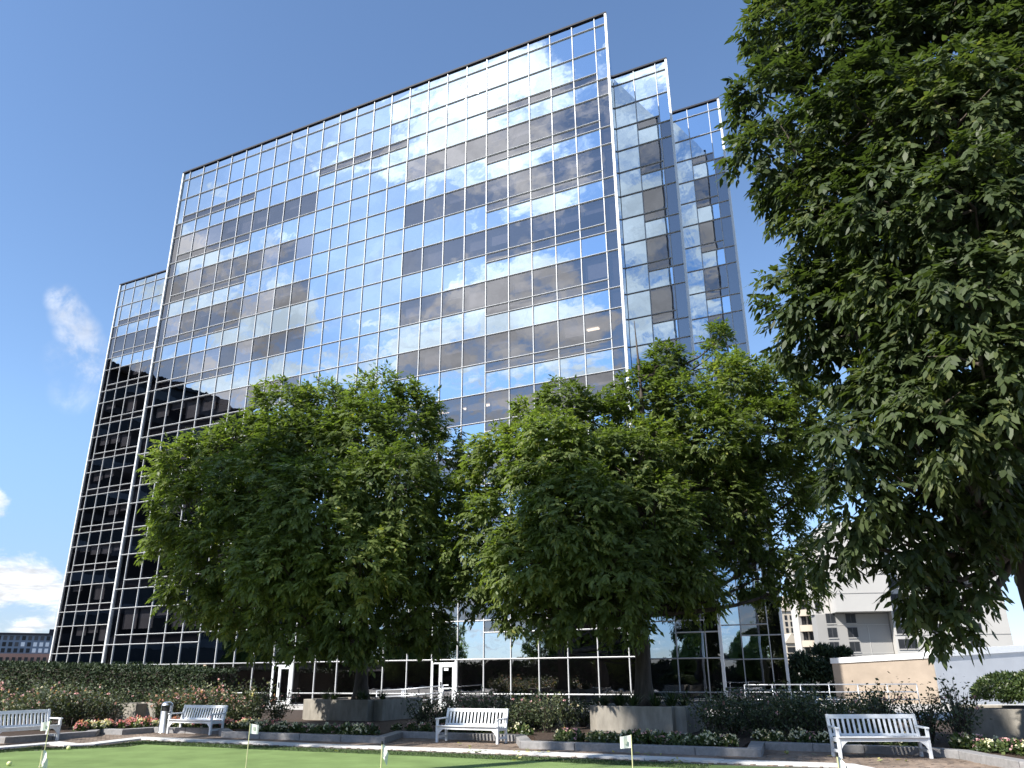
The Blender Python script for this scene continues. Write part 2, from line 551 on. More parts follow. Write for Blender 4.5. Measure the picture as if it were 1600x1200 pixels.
# pavers in herringbone
BL, BW = 0.20, 0.10
plaza_poly = [(16, -45)] + [(16, -21.2)] + KERB + [(-17.5, -21), (-17.5, -45)]
bricks = []
ca, sa = math.cos(math.radians(38)), math.sin(math.radians(38))
for i in range(-150, 150):
    for j in range(-75, 75):
        # herringbone lattice: pairs stepped diagonally
        bx = (i * BW + j * 2 * BL * 0.5) ; by = (i * BW - j * 2 * BL * 0.5)
        for (x0, y0, hx, hy) in ((bx + BL / 2, by + BW / 2, BL / 2, BW / 2), (bx + BL + BW / 2 - BL, by + BW + BL / 2, BW / 2, BL / 2)):
            s_ = x0 * ca - y0 * sa - 0.5; t_ = x0 * sa + y0 * ca - 18.5
            if not (-14 < s_ < 12.5 and -23 < t_ < -15.7): continue
            if inside((s_, t_), GREEN): continue
            q = W(s_, t_)
            uv = proj(q)
            if not (-30 < uv[0] < 1640 and uv[1] < 1230): continue
            bricks.append((uv[2], s_, t_, hx, hy))
bricks.sort()
unit = MB(); unit.box(-.5, .5, -.5, .5, -.03, 0, bottom=False)
brick_me = {k: unit.mesh('brick', 'paver_clay') for k in range(1)}[0]
rest = MB()
a_b = TH + math.pi - math.radians(38)
for k, (d_, s_, t_, hx, hy) in enumerate(bricks):
    z = random.uniform(-.004, .004)
    ang = -math.radians(38)
    c = W(s_, t_)
    # brick axes in world
    e1 = (EV * ca + NV * sa); e2 = (-EV * sa + NV * ca)
    if k < 300:
        o = link('brick', brick_me, plaza)
        o.location = (c.x, c.y, z); o.rotation_euler = (random.uniform(-.01, .01), random.uniform(-.01, .01), math.atan2(e1.y, e1.x))
        o.scale = (2 * hx - .010, 2 * hy - .010, 1)
    else:
        b0 = len(rest.v); hx -= .005; hy -= .005
        tz = [random.uniform(-.002, .002) for _ in range(4)]
        cs = [c.xy + e1 * (i * hx) + e2 * (j * hy) for i, j in ((-1, -1), (1, -1), (1, 1), (-1, 1))]
        if (cs[1] - cs[0]).cross(cs[2] - cs[1]) < 0: cs.reverse()
        rest.v += [(p.x, p.y, -.02) for p in cs] + [(p.x, p.y, z + tz[i_]) for i_, p in enumerate(cs)]
        rest.f += [tuple(b0 + q_ for q_ in f) for f in ((4, 5, 6, 7), (0, 1, 5, 4), (1, 2, 6, 5), (2, 3, 7, 6), (3, 0, 4, 7))]
if rest.v:
    tag(rest.obj('brick_field', 'paver_clay', plaza), kind='stuff')


def strip_stones(name, line, side, width, z0, z1, seg, gap, m, parent, bev=0.012):
    """stones laid along a polyline, mitred where it turns"""
    n = len(line)
    L = [Vector(W(*p).xy) for p in line]
    offs = []
    for i in range(n):
        d1 = (L[i] - L[i - 1]).normalized() if i > 0 else (L[1] - L[0]).normalized()
        d2 = (L[i + 1] - L[i]).normalized() if i < n - 1 else d1
        n1 = Vector((-d1.y, d1.x)) * side; n2 = Vector((-d2.y, d2.x)) * side
        mm = n1 + n2; mm = mm / max(0.5, mm.length_squared) * 2
        offs.append(L[i] + mm * width)
    for i in range(n - 1):
        ln = (L[i + 1] - L[i]).length
        k = max(1, round(ln / seg))
        for j in range(k):
            g = gap / ln / 2
            u0, u1 = j / k + g, (j + 1) / k - g
            p = [L[i].lerp(L[i + 1], u0), L[i].lerp(L[i + 1], u1), offs[i].lerp(offs[i + 1], u1), offs[i].lerp(offs[i + 1], u0)]
            zt = z1 + random.uniform(-.004, .004)
            b = MB(); b.prism([(q.x, q.y) for q in (p if side > 0 else p[::-1])], z0, zt)
            b.obj(name, m, parent, bevel=bev)


bed_kerb = thing('planting_bed_kerb', 'low grey granite kerb stepping around the planting beds behind the benches', 'kerb', (0, 0, 0))
strip_stones('kerb_stone', KERB, -1, 0.30, -0.03, 0.15, 1.35, 0.014, 'granite_kerb', bed_kerb)
ring = GREEN[:12]
edging = thing('green_edging', 'pale concrete edging strip bordering the putting green', 'edging', (0, 0, 0))
# keep the strip on the green's side of its outline
strip_stones('edging_stone', ring, 1 if inside(inset(GREEN, .2)[4], GREEN) and False else -1, -0.46, -0.03, 0.03, 1.6, 0.010, 'edging_concrete', edging, 0.008)

bed = [(14.6, -21.3), (11.1, -21.3), (11.05, -19.3), (11.9, -18.4), (10.95, -17.9), (10.8, -16.9), (7.9, -16.5), (6.75, -17.45), (2.0, -17.45), (2.6, -15.7), (-1.75, -15.7), (-2.75, -17.45),
       (-7.4, -17.45), (-7.25, -15.7), (-10.9, -15.9), (-11.9, -16.5), (-12.3, -17.4), (-16, -20.3), (-18, -20), (-18, -4.4), (40, -4.4), (40, -18), (14.6, -18)]
sheet('planting_bed', bed, -0.03, 0.105, 'mulch')
sheet('walkway', [(60, -4.3), (-14, -4.3), (-30, -4.3), (-30, 12), (60, 12)], -0.04, 0.095, 'walk_concrete')

# ------------------------------------------------------------------ the glass building
ZT, L1_, L2_ = 39.63, 38.91, 37.085
FH, MH, TNH = 3.4725, 1.216, 0.58
Bk = [34.83 - FH * k for k in range(10)]           # undersides of the sill bands
Mk = [b - MH for b in Bk]
G1, G2, G0 = 2.33, 0.735, 0.10
BAY = 1.5

bld = thing('glass_office_building', 'tall stepped office block of mirrored and bronze glass in a white metal grid', 'office building', (C1.x, C1.y, 0), TH)


def pane_mesh(name, m):
    n = 4; v = []; f = []
    for j in range(n + 1):
        for i in range(n + 1):
            x, z = i / n - .5, j / n - .5
            v.append((x, (1 - 4 * x * x) * (1 - 4 * z * z) * -1.0, z))
    for j in range(n):
        for i in range(n):
            a = j * (n + 1) + i
            f.append((a, a + 1, a + n + 2, a + n + 1))
    me = bpy.data.meshes.new(name); me.from_pydata(v, [], f); me.materials.append(MATS[m])
    me.polygons.foreach_set('use_smooth', [True] * len(f)); me.update()
    return me


PM = {'silver': pane_mesh('mirrored_pane', 'silver_glass'), 'tinted': pane_mesh('tinted_pane', 'tinted_glass')}
PANES = []      # (x0,x1,y,z0,z1,kind)
BLINDS = []
unit_box = MB().box(-.5, .5, -.5, .5, -.5, .5)
bar_me = unit_box.mesh('mullion', 'grey_aluminium')
post_me = unit_box.mesh('corner_post', 'white_aluminium')


def unit_obj(name, me, parent, x0, x1, y0, y1, z0, z1):
    o = link(name, me, parent)
    o.location = ((x0 + x1) / 2, (y0 + y1) / 2, (z0 + z1) / 2)
    o.scale = (x1 - x0, y1 - y0, z1 - z0)
    return o


fm = MB()
for xx in (-.5, .5):
    fm.v += [(xx, .02, .032), (xx, -.078, .030), (xx, -.090, .004), (xx, -.012, -.036), (xx, .02, -.036)]
fm.f = [(0, 1, 6, 5), (1, 2, 7, 6), (2, 3, 8, 7), (3, 4, 9, 8), (4, 3, 2, 1, 0), (5, 6, 7, 8, 9)]
fm.f = [tuple(reversed(f)) for f in fm.f]
fin_me = fm.mesh('fin', 'grey_aluminium')
MW, VP, HP = 0.046, 0.055, 0.085


def hbar(x0, x1, y, z):
    o = link('horizontal_mullion', fin_me, bld)
    o.location = ((x0 + x1) / 2, y, z); o.scale = (x1 - x0, 1, 1)


def vbar(x, y, z0, z1, w=MW, p=VP):
    unit_obj('vertical_mullion' if w < .1 else 'corner_post', bar_me if w < .1 else post_me, bld, x - w / 2, x + w / 2, y - p, y + 0.025, z0, z1)


def column(x0, x1, y, zone, doorcol=False, topthin=False):
    add = lambda z0, z1, k: PANES.append((x0, x1, y, z0, z1, k))
    add(L1_, ZT, 'silver'); add(L2_, L1_, 'silver')
    if zone == 'N':
        add(Bk[0], L2_, 'silver')
        for k in range(10):
            add(Mk[k] if k < 9 else G1, Bk[k], 'tinted')
            if k < 9: add(Bk[k + 1], Mk[k], 'tinted')
    else:
        add(Bk[0] + TNH, L2_, 'silver')
        for k in range(10):
            mz = Mk[k] if k < 9 else G1
            thin = zone in 'AE' or (topthin and k == 0)
            if thin:
                add(Bk[k], Bk[k] + TNH, 'tinted'); add(mz, Bk[k], 'silver')
            else:
                add(mz, Bk[k] + TNH, 'silver')
            if k < 9:
                kind = 'silver' if zone == 'C' else 'tinted'
                add(Bk[k + 1] + TNH, Mk[k], kind)
                if kind == 'tinted' and random.random() < 0.62:
                    BLINDS.append((x0, x1, y, Mk[k] - random.choice((.45, .55, .62, .8, 1.0, 1.3)), Mk[k]))
    if not doorcol:
        add(G2, G1, 'tinted'); add(G0 + .06, G2, 'tinted')
        if random.random() < .35 and zone != 'N':
            BLINDS.append((x0, x1, y, G1 - random.choice((.35, .5, .7)), G1))


def block(xr, y, zones, doors=(), depth=14.0):
    """zones listed from the right end; y = set-back"""
    xs = [xr]; zl = []
    for z in zones:
        xs.append(xs[-1] - (BAY / 2 if z == 'N' else BAY)); zl.append(z)
    for i, z in enumerate(zl):
        column(xs[i + 1], xs[i], y, z, i in doors, topthin=(y == 0 and z == 'C'))
        if i > 0: vbar(xs[i], y, G0, ZT)
    # thick corner posts at both ends
    vbar(xs[0] - 0.0, y, G0, ZT + .02, 0.14, 0.11)
    if zl[-1] == 'N': vbar(xs[-1], y, G0, ZT + .02, 0.13, 0.11)
    xl, xrr = xs[-1], xs[0]
    hbar(xl, xrr, y, L1_); hbar(xl, xrr, y, L2_)
    runs = []
    for i, z in enumerate(zl):
        if runs and runs[-1][0] == z: runs[-1][2] = xs[i + 1]
        else: runs.append([z, xs[i], xs[i + 1]])
    inner = [r for r in runs if r[0] != 'N']
    ix0, ix1 = min(r[2] for r in inner), max(r[1] for r in inner)
    for k in range(10):
        hbar(ix0, ix1, y, Bk[k] + TNH)
        if k < 9: hbar(xl, xrr, y, Mk[k])
        # sill line: only where the bronze bands and narrow end bays are
        segs = []
        for z, a, b in runs:
            if z in 'ANE' or (k == 0 and y == 0 and z == 'C'):
                if segs and abs(segs[-1][0] - a) < 1e-6: segs[-1][0] = b
                else: segs.append([b, a])
        for b, a in segs: hbar(b, a, y, Bk[k])
    hbar(xl, xrr, y, G1)
    dl = sorted(((xs[i], xs[i + 1]) for i in doors), reverse=True)
    cur = xrr
    for a, b in dl:
        hbar(a, cur, y, G2); hbar(a, cur, y, G0 + .03); cur = b
    hbar(xl, cur, y, G2); hbar(xl, cur, y, G0 + .03)
    # coping, spandrels, slabs, inner wall
    MB().box(xl - .06, xrr + .06, y - .12, y + .10, ZT + .03, ZT + .15).obj('roof_coping', 'coping_metal', bld)
    for k in range(10):
        zb = Mk[k] if k < 9 else G1
        MB().box(xl + .05, xrr - .05, y + .14, y + .19, zb + .02, Bk[k] + TNH - .02).obj('spandrel_panel', 'spandrel_dark', bld)
        MB().prism([(xl + .05, y + .2), (xrr - .12, y + .2), (xrr - 1.6, y + 5.25), (xl + .05, y + 5.25)], zb + .25, zb + .6).obj('floor_slab', 'slab_concrete', bld)
    MB().box(xl + .05, xrr - .05, y + .14, y + .19, L2_ + .02, ZT - .02).obj('spandrel_panel', 'spandrel_dark', bld)
    MB().box(xl + .04, xrr - 1.62, y + 5.2, y + 5.34, 0, ZT - .3).obj('core_wall', 'interior_paint', bld)
    MB().prism([(xl + .02, y + .3), (xrr - .12, y + .3), (xrr - 1.6, y + 5.36), (xl + .02, y + 5.36)], ZT - .25, ZT - .05).obj('roof_slab', 'roofing', bld)
    return xs


ZM = ['N'] + ['E'] * 5 + ['D'] * 4 + ['C'] * 5 + ['B'] * 4 + ['A'] * 5 + ['N']
# door bays: s 9.75-11.25 and 20.25-21.75
xs_main = block(0.0, 0.0, ZM, doors=(7, 14), depth=22)
xs_2 = block(2.25, 5.4, ['N', 'E', 'C', 'C'], depth=16)
xs_3 = block(4.48, 10.8, ['N', 'E', 'C', 'C'], depth=11)
ZL = ['A'] * 10 + ['N']
xs_l = block(-57.1 + 15.75, 10.8, ZL, depth=11)
# returns between the steps
for (xa, ya, xb, yb) in ((0, 0, -1.42, 5.36), (2.25, 5.4, 0.83, 10.76), (4.48, 10.8, 3.06, 16.16), (-36, 0, -36, 12), (-57.1, 10.8, -57.1, 16.4)):
    g = MB(); fr_ = []
    zs = [G0, G2, G1]
    for k in range(9, -1, -1):
        zs += [Bk[k]] + ([Mk[k - 1]] if k > 0 else [])
    zs += [L2_, L1_, ZT]
    for c in range(3):
        for i in range(len(zs) - 1):
            u0, u1 = c / 3, (c + 1) / 3
            p = [(xa + (xb - xa) * u, ya + .06 + (yb - ya - .06) * u) for u in (u0, u1)]
            b0 = len(g.v)
            g.v += [(p[0][0], p[0][1], zs[i]), (p[1][0], p[1][1], zs[i]), (p[1][0], p[1][1], zs[i + 1]), (p[0][0], p[0][1], zs[i + 1])]
            g.f.append((b0, b0 + 1, b0 + 2, b0 + 3))
    tag(g.obj('return_glazing', 'mirror_return', bld), kind='stuff')
    bk = MB()
    dx = .3 if xa > -30 else -.3
    bk.prism([(xa - dx * .6, ya + .25), (xb - dx * .6, yb), (xb - dx * 2, yb), (xa - dx * 2, ya + .25)], 0, ZT - .3)
    bk.obj('return_backing', 'spandrel_dark', bld)
# rear of the building
MB().box(-57.0, 2.9, 16.2, 16.5, 0, ZT - .4).obj('rear_wall', 'interior_paint', bld)
MB().box(-35.8, -2.0, 5.4, 16.2, ZT - .24, ZT - .06).obj('roof_slab', 'roofing', bld)

# place the panes: the 300 largest in view of each glass one by one, the others joined
cth, sth = math.cos(TH), math.sin(TH)


def to_world(x, y, z): return (C1.x + x * cth - y * sth, C1.y + x * sth + y * cth, z)


ranked = {'silver': [], 'tinted': []}
for p in PANES:
    x0, x1, y, z0, z1, k = p
    a = proj(to_world(x0, y, z0)); b = proj(to_world(x1, y, z0)); c = proj(to_world(x1, y, z1))
    area = abs((b[0] - a[0]) * (c[1] - b[1]))
    u, v = (a[0] + c[0]) / 2, (a[1] + c[1]) / 2
    if (230 < u < 1230 and 640 < v < 960): area *= 0.05
    if u > 1150 and v < 1000: area *= .3
    if y > 0 and -36 < (x0 + x1) / 2 + 0 and x1 < -1.5 and y > 5: area *= 0.02
    ranked[k].append((-area, p))
for k in ranked:
    ranked[k].sort(key=lambda q: q[0])
    joint = {'v': [], 'f': []}
    base = PM[k]
    bv = [tuple(v.co) for v in base.vertices]; bf = [tuple(f.vertices) for f in base.polygons]
    for i, (_, (x0, x1, y, z0, z1, kk)) in enumerate(ranked[k]):
        bul = random.gauss(0.0, 0.0022) + 0.0008
        rx, rz_ = random.gauss(0, .0016), random.gauss(0, .0016)
        cx, cz, w, h = (x0 + x1) / 2, (z0 + z1) / 2, x1 - x0 - .02, z1 - z0 - .02
        if i < 300:
            o = link('mirrored_pane' if k == 'silver' else 'tinted_pane', base, bld)
            o.location = (cx, y, cz); o.scale = (w, bul if abs(bul) > 1e-4 else 1e-4, h); o.rotation_euler = (rx, 0, rz_)
        else:
            n0 = len(joint['v'])
            for vx, vy, vz in bv:
                X, Z = vx * w, vz * h
                joint['v'].append((cx + X, y + vy * bul + X * rz_ - Z * rx, cz + Z))
            joint['f'] += [tuple(n0 + q for q in f) for f in bf]
    if joint['v']:
        me = bpy.data.meshes.new('pane_field'); me.from_pydata(joint['v'], [], joint['f'])
        me.materials.append(MATS['silver_glass' if k == 'silver' else 'tinted_glass'])
        me.polygons.foreach_set('use_smooth', [True] * len(joint['f'])); me.update()
        tag(link('mirrored_pane_field' if k == 'silver' else 'tinted_pane_field', me, bld), kind='stuff')

blind_me = unit_box.mesh('roller_blind', 'blind_fabric')
random.shuffle(BLINDS)
for (x0, x1, y, z0, z1) in BLINDS[:290]:
    unit_obj('roller_blind', blind_me, bld, x0 + .12, x1 - .12, y + .30, y + .312, z0, z1 - .03)
lamp_me = unit_box.mesh('ceiling_light', 'lamp_panel')
for (s_, k) in ((12.4, 5), (10.6, 5), (9.2, 5), (2.6, 4), (3.8, 6), (14.0, 5), (27.5, 8), (30.3, 7), (22.5, 9)):
    z = Mk[k] + .16 if k < 9 else G1
    unit_obj('ceiling_light', lamp_me, bld, -s_ - .35, -s_ + .35, 2.2, 2.45, z, z + .05)
for s_ in (29.2, 28.6):
    unit_obj('ceiling_light', lamp_me, bld, -s_ - .06, -s_ + .06, 1.4, 1.5, G1 - .1, G1 - .02)

# the two glazed doors
for dx, has_notice in ((-10.5, True), (-21.0, False)):
    d = MB()
    dz1 = 2.12
    x0, x1 = dx - .72, dx + .72
    d.box(x0, x0 + .09, -.07, .03, G0, G1 - .03); d.box(x1 - .09, x1, -.07, .03, G0, G1 - .03)
    d.box(x0 + .09, x1 - .09, -.06, .03, dz1 + .02, dz1 + .09)
    d.box(x0 + .44, x0 + .52, -.06, .03, G0, dz1 + .02)
    d.obj('door_frame', 'white_aluminium', bld)
    l0, l1 = x0 + .53, x1 - .10
    lf = MB()
    lf.box(l0, l0 + .11, -.085, -.01, G0 + .03, dz1); lf.box(l1 - .11, l1, -.085, -.01, G0 + .03, dz1)
    lf.box(l0 + .11, l1 - .11, -.08, -.012, dz1 - .13, dz1); lf.box(l0 + .11, l1 - .11, -.08, -.012, G0 + .03, G0 + .26)
    if has_notice: lf.box(l0 + .11, l1 - .11, -.07, -.02, .96, 1.02)
    lf.obj('door_leaf', 'white_aluminium', bld)
    MB().box(l0 + .12, l1 - .12, -.045, -.04, G0 + .26, dz1 - .13).obj('door_pane', 'tinted_glass', bld)
    MB().box(x0 + .1, x0 + .43, -.03, -.025, G0 + .05, dz1 + .02).obj('side_pane', 'tinted_glass', bld)
    MB().box(x0 + .1, x1 - .1, -.03, -.025, dz1 + .1, G1 - .03).obj('top_pane', 'tinted_glass', bld)
    MB().box(x0, x1, .5, .55, G0, G1).obj('lobby_screen', 'interior_paint', bld)
    hd = MB(); hd.box(l0 + .03, l0 + .07, -.14, -.085, 1.02, 1.3)
    hd.obj('door_handle', 'black_plastic', bld)
    if has_notice:
        MB().box(l0 + .2, l0 + .45, -.052, -.047, 1.82, 1.95).obj('door_notice', 'white_paint', bld)
        MB().box(l0 + .16, l0 + .48, -.052, -.047, 1.12, 1.17).obj('door_push_label', 'white_paint', bld)

# ------------------------------------------------------------------ planters


def notch_poly(x0, x1, y0, y1, n):
    return [(x0 + n, y0), (x1 - n, y0), (x1 - n, y0 + n), (x1, y0 + n), (x1, y1 - n), (x1 - n, y1 - n), (x1 - n, y1), (x0 + n, y1), (x0 + n, y1 - n), (x0, y1 - n), (x0, y0 + n), (x0 + n, y0 + n)]


def planter(label, s_, t_, w, d, h, fill='soil', n=.3, rot=0.0):
    """concrete tub with notched corners; (s_, t_) = middle of its front"""
    r = thing('concrete_planter', label, 'planter', W(s_, t_, 0.1), TH + rot, 'concrete planters in the beds')
    o_ = notch_poly(-w / 2, w / 2, 0, d, n)
    i_ = notch_poly(-w / 2 + .14, w / 2 - .14, .14, d - .14, n)
    b = MB(); N = len(o_)
    for z in (0, h):
        for p in o_: b.v.append((p[0], p[1], z))
    for z in (h, h - .3):
        for p in i_: b.v.append((p[0], p[1], z))
    for i in range(N):
        j = (i + 1) % N
        b.f.append((i, j, N + j, N + i))
        b.f.append((N + i, N + j, 2 * N + j, 2 * N + i))
        b.f.append((2 * N + i, 2 * N + j, 3 * N + j, 3 * N + i))
    b.obj('tub_wall', 'planter_concrete', r, bevel=.015)
    f = MB(); f.prism(i_, h - .2, h - .06)
    f.obj('soil_fill', fill, r)
    return r


planter('large weathered concrete planter holding the left tree, behind low shaded flowers', 8.1, -11.5, 3.6, 3.4, .70, n=.38)
planter('concrete planter in front of the glass corner holding the middle tree', -3.9, -13.9, 2.75, 2.75, .68)
planter('concrete planter at the right edge with a rounded green shrub', -13.1, -13.2, 2.95, 2.75, .68, n=.32)
planter('pale sunlit concrete planter topped with gravel between the rose beds at left', 13.5, -15.9, 1.75, 1.75, .66, 'gravel', n=.45)


# ------------------------------------------------------------------ trees
def tree_mesh(base, lobes, trunk_r, fork, n_sprays, leaf, mname, seed, leaves_per=5, droop=.20, lean=(0, 0)):
    """returns (trunk mesh builder, leaf quads, tones); all coordinates relative to base"""
    rg = np.random.default_rng(seed); rnd = random.Random(seed)
    base = Vector(base)
    C = np.array([tuple(Vector(l[0]) - base) for l in lobes]); R = np.array([l[1] for l in lobes])
    ctr = (C * R[:, None] ** 2).sum(0) / (R ** 2).sum()
    tb = MB()
    fk = Vector((lean[0], lean[1], fork))
    # trunk with a flared foot
    pts = []; rad = []
    for i in range(9):
        u = i / 8
        p = Vector((lean[0] * u, lean[1] * u, fork * u)) + Vector((math.sin(u * 5 + seed) * .05, math.cos(u * 4 + seed) * .05, 0)) * u
        pts.append(p); rad.append(trunk_r * (1.0 + .75 * math.exp(-u * 9) - .25 * u))
    pts[0].z = -.15
    tb.tube(pts, rad, 12)
    top = pts[-1]
    # leader
    lead = []
    ht = max(C[:, 2] + R * .4)
    cx = Vector(tuple(ctr))
    for i in range(7):
        u = i / 6
        q = top.lerp(Vector((cx.x, cx.y, ht)), u) + Vector((rnd.gauss(0, .12), rnd.gauss(0, .12), 0)) * (1 if 0 < i else 0)
        lead.append(q)
    tb.tube(lead, [trunk_r * .74 * (1 - u / 6.4) for u in range(7)], 8)
    for i in range(len(C)):
        c = Vector(tuple(C[i]))
        hz = c.z - 0.55 * (c.xy - cx.xy).length - R[i] * .3
        u = min(.95, max(0.0, (hz - top.z) / max(.1, ht - top.z)))
        k = u * 6; i0 = min(5, int(k)); st = lead[i0].lerp(lead[i0 + 1], k - i0)
        mid = st.lerp(c, .5) + Vector((rnd.gauss(0, .2), rnd.gauss(0, .2), -.12 * (c - st).length + rnd.gauss(0, .1)))
        ps = []
        for j in range(7):
            w = j / 6
            ps.append(st.lerp(mid, w).lerp(mid.lerp(c, w), w) + Vector((rnd.gauss(0, .04), rnd.gauss(0, .04), 0)))
        r0 = trunk_r * (.42 - .2 * u)
        tb.tube(ps, [r0 * (1 - w / 7.5) for w in range(7)], 6, cap=False)
        for _ in range(5):
            a = ps[rnd.randint(3, 6)]
            dv = Vector((rnd.gauss(0, 1), rnd.gauss(0, 1), rnd.gauss(.25, .7))).normalized() * R[i] * rnd.uniform(.6, .95)
            tb.tube([a, a + dv * .5 + Vector((0, 0, .1)), a + dv], [r0 * .32, r0 * .2, r0 * .06], 5, cap=False)
    # sprays of pinnate leaves over the lobes
    pw = R ** 2.2; pw = pw / pw.sum()
    idx = rg.choice(len(C), size=int(n_sprays * 1.5), p=pw)
    dv = nrm(rg.normal(0, 1, (len(idx), 3)))
    rr = rg.uniform(0.36, 1.0, len(idx)) ** 0.42
    rr *= 1 + .085 * rg.normal(0, 1, len(idx))
    pos = C[idx] + dv * (R[idx] * rr * .92)[:, None]
    keep = np.ones(len(idx), bool)
    dist = np.linalg.norm(pos[:, None, :] - C[None], axis=2) / R[None]
    deep = (dist < .62).sum(1) - (dist[np.arange(len(idx)), idx] < .62)
    keep &= ~((deep > 0) & (rg.random(len(idx)) < .85))
    keep &= ~((dv[:, 2] < -.55) & (rg.random(len(idx)) < .5))
    pos, dv, idx = pos[keep][:n_sprays], dv[keep][:n_sprays], idx[keep][:n_sprays]
    N = len(pos)
    o = nrm(dv * .8 + nrm(pos - ctr) * .5)
    K = leaves_per
    a = nrm(o[:, None, :] * .75 + rg.normal(0, .55, (N, K, 3)) + np.array([0, 0, -.12]))
    p0 = pos[:, None, :] + rg.normal(0, .08, (N, K, 3))
    Lr = leaf * 1.75
    ts = np.array([.30, .30, .55, .55, .78, .78, .98]); sd = np.array([1, -1, 1, -1, 1, -1, 0.])
    up = np.array([0, 0, 1.0])
    side = nrm(np.cross(a, up))
    bp = p0[:, :, None, :] + a[:, :, None, :] * (ts[None, None, :, None] * Lr) - up * (droop * Lr * ts ** 2)[None, None, :, None]
    ld = a[:, :, None, :] * .75 + side[:, :, None, :] * (sd * .75)[None, None, :, None] - up * (droop * 1.5 * (.5 + ts))[None, None, :, None] + rg.normal(0, .16, bp.shape)
    nn = up * .8 + o[:, None, None, :] * .5 + rg.normal(0, .3, bp.shape)
    M = bp.size // 3
    ln = leaf * rg.uniform(.75, 1.2, M)
    q = (leaflets6 if mname == 'near_leaf' else leaflets)(bp.reshape(-1, 3), ld.reshape(-1, 3), nn.reshape(-1, 3), ln, ln * rg.uniform(.36, .48, M))
    lobe_t = rg.uniform(-.22, .22, len(C))
    tone = np.clip(.42 + lobe_t[idx][:, None, None] + rg.normal(0, .10, (N, 1, 1)) + rg.normal(0, .13, (N, K, len(ts))), 0, 1).reshape(-1)
    tone = np.where(rg.random(M) < .012, .98, tone)
    return tb, q, tone


def plant_tree(name, label, base, lobes, trunk_r, fork, n_sprays, leaf, mname, seed, group=None, lean=(0, 0), singles=0, **kw):
    r = thing(name, label, 'tree', base, 0, group)
    tb, q, tone = tree_mesh(base, lobes, trunk_r, fork, n_sprays, leaf, mname, seed, lean=lean, **kw)
    tb.obj('trunk', 'bark', r, smooth=True)
    if singles:
        ctrs = q.mean(1) + np.array(base)
        vis = []
        d = np.linalg.norm(ctrs - np.array([0, 0, EYE]), axis=1)
        order = np.argsort(d)
        take = []
        for i in order:
            u, v, dd_ = proj(ctrs[i])
            if 0 < u < 1600 and 0 < v < 1200: take.append(i)
            if len(take) >= singles: break
        for i in take:
            me = fast_quads('leaf', q[i:i + 1] - q[i, 0], mname, tone[i:i + 1])
            o = link('leaf', me, r); o.location = tuple(q[i, 0])
        m_ = np.ones(len(q), bool); m_[take] = False
        q, tone = q[m_], tone[m_]
    tag(link('crown', fast_quads('crown', q, mname, tone), r), kind='stuff')
    return r


def lob(u, v, rpx, y):
    p = at(u, v, y)
    d = p.y * cp + (p.z - EYE) * sp
    return (p, rpx / FPX * d)


YA = 26.8
TA = [(590, 622, 42, 0), (505, 640, 46, .6), (440, 640, 45, 0), (640, 655, 55, .5), (570, 690, 75, -1.2), (470, 700, 70, -1), (375, 690, 48, .4), (330, 715, 46, -.6),
      (280, 730, 44, -.8), (390, 765, 72, -2.2), (300, 800, 62, -1.2), (265, 845, 38, -.4), (500, 790, 90, -3.2), (620, 770, 85, -2.6), (690, 715, 40, .4), (690, 790, 46, -.6),
      (345, 870, 66, -1.8), (300, 915, 48, -1), (440, 880, 80, -3.2), (560, 880, 85, -3.4), (660, 870, 66, -2), (700, 900, 36, -.5), (370, 945, 52, -1.2), (400, 985, 34, -1.4),
      (470, 965, 60, -2.2), (560, 975, 58, -2.4), (650, 950, 55, -1.2), (545, 1005, 32, -2.0), (665, 985, 34, -.6), (500, 720, 80, 2.4), (600, 760, 80, 2.6), (400, 800, 80, 2.2), (520, 870, 90, 2.8), (640, 880, 60, 2.2), (400, 910, 60, 1.8)]
baseA = W(8.25, -9.8, .72); baseA.z = .70
plant_tree('shade_tree', 'leafy green tree in the left planter, before the reflected dark skyline', baseA, [lob(u, v, r, YA + dy) for u, v, r, dy in TA], .26, 2.3, 4500, .195, 'ash_leaf', 3, 'trees in the planters')

YB = 24.6
TB = [(880, 630, 44, 0), (830, 668, 42, -.4), (930, 660, 46, .4), (780, 720, 48, -.6), (860, 720, 76, -1.8), (745, 770, 40, -.2), (775, 820, 56, -1), (960, 730, 66, -1.2),
      (1010, 620, 52, .8), (1040, 570, 32, 1), (1065, 640, 60, .6), (1125, 528, 20, 1.4), (1110, 556, 18, 1.4), (1150, 600, 50, 1.0), (1215, 600, 46, 1.2), (1110, 690, 66, .2), (1190, 680, 66, .8), (1265, 650, 52, 1.6),
      (1010, 710, 60, -.4), (900, 810, 90, -2.8), (1020, 810, 74, -1.6), (830, 880, 72, -2.2), (735, 860, 40, -.6), (740, 915, 40, -.2), (950, 890, 80, -2.8), (1050, 880, 62, -1.2),
      (870, 950, 50, -1.8), (975, 955, 50, -2.4), (1130, 780, 66, .6), (1215, 760, 60, 1.2), (1280, 745, 50, 1.8), (1085, 920, 46, .2), (1150, 850, 44, 1.0), (1220, 850, 50, 1.4), (1250, 905, 40, 1.8), (1180, 905, 30, 1.2), (800, 950, 34, -.6), (780, 640, 0.1, 0),
      (900, 760, 80, 2.2), (1000, 800, 80, 2.6), (1100, 760, 70, 2.4), (860, 880, 70, 2.0), (985, 900, 60, 2)]
TB = [q for q in TB if q[2] > 1]
baseB = W(-3.75, -12.35, .68)
plant_tree('shade_tree', 'broad green tree in the middle planter with crown reaching over the glass corner', baseB, [lob(u, v, r, YB + dy) for u, v, r, dy in TB], .25, 2.6, 4700, .195, 'ash_leaf', 5, 'trees in the planters')

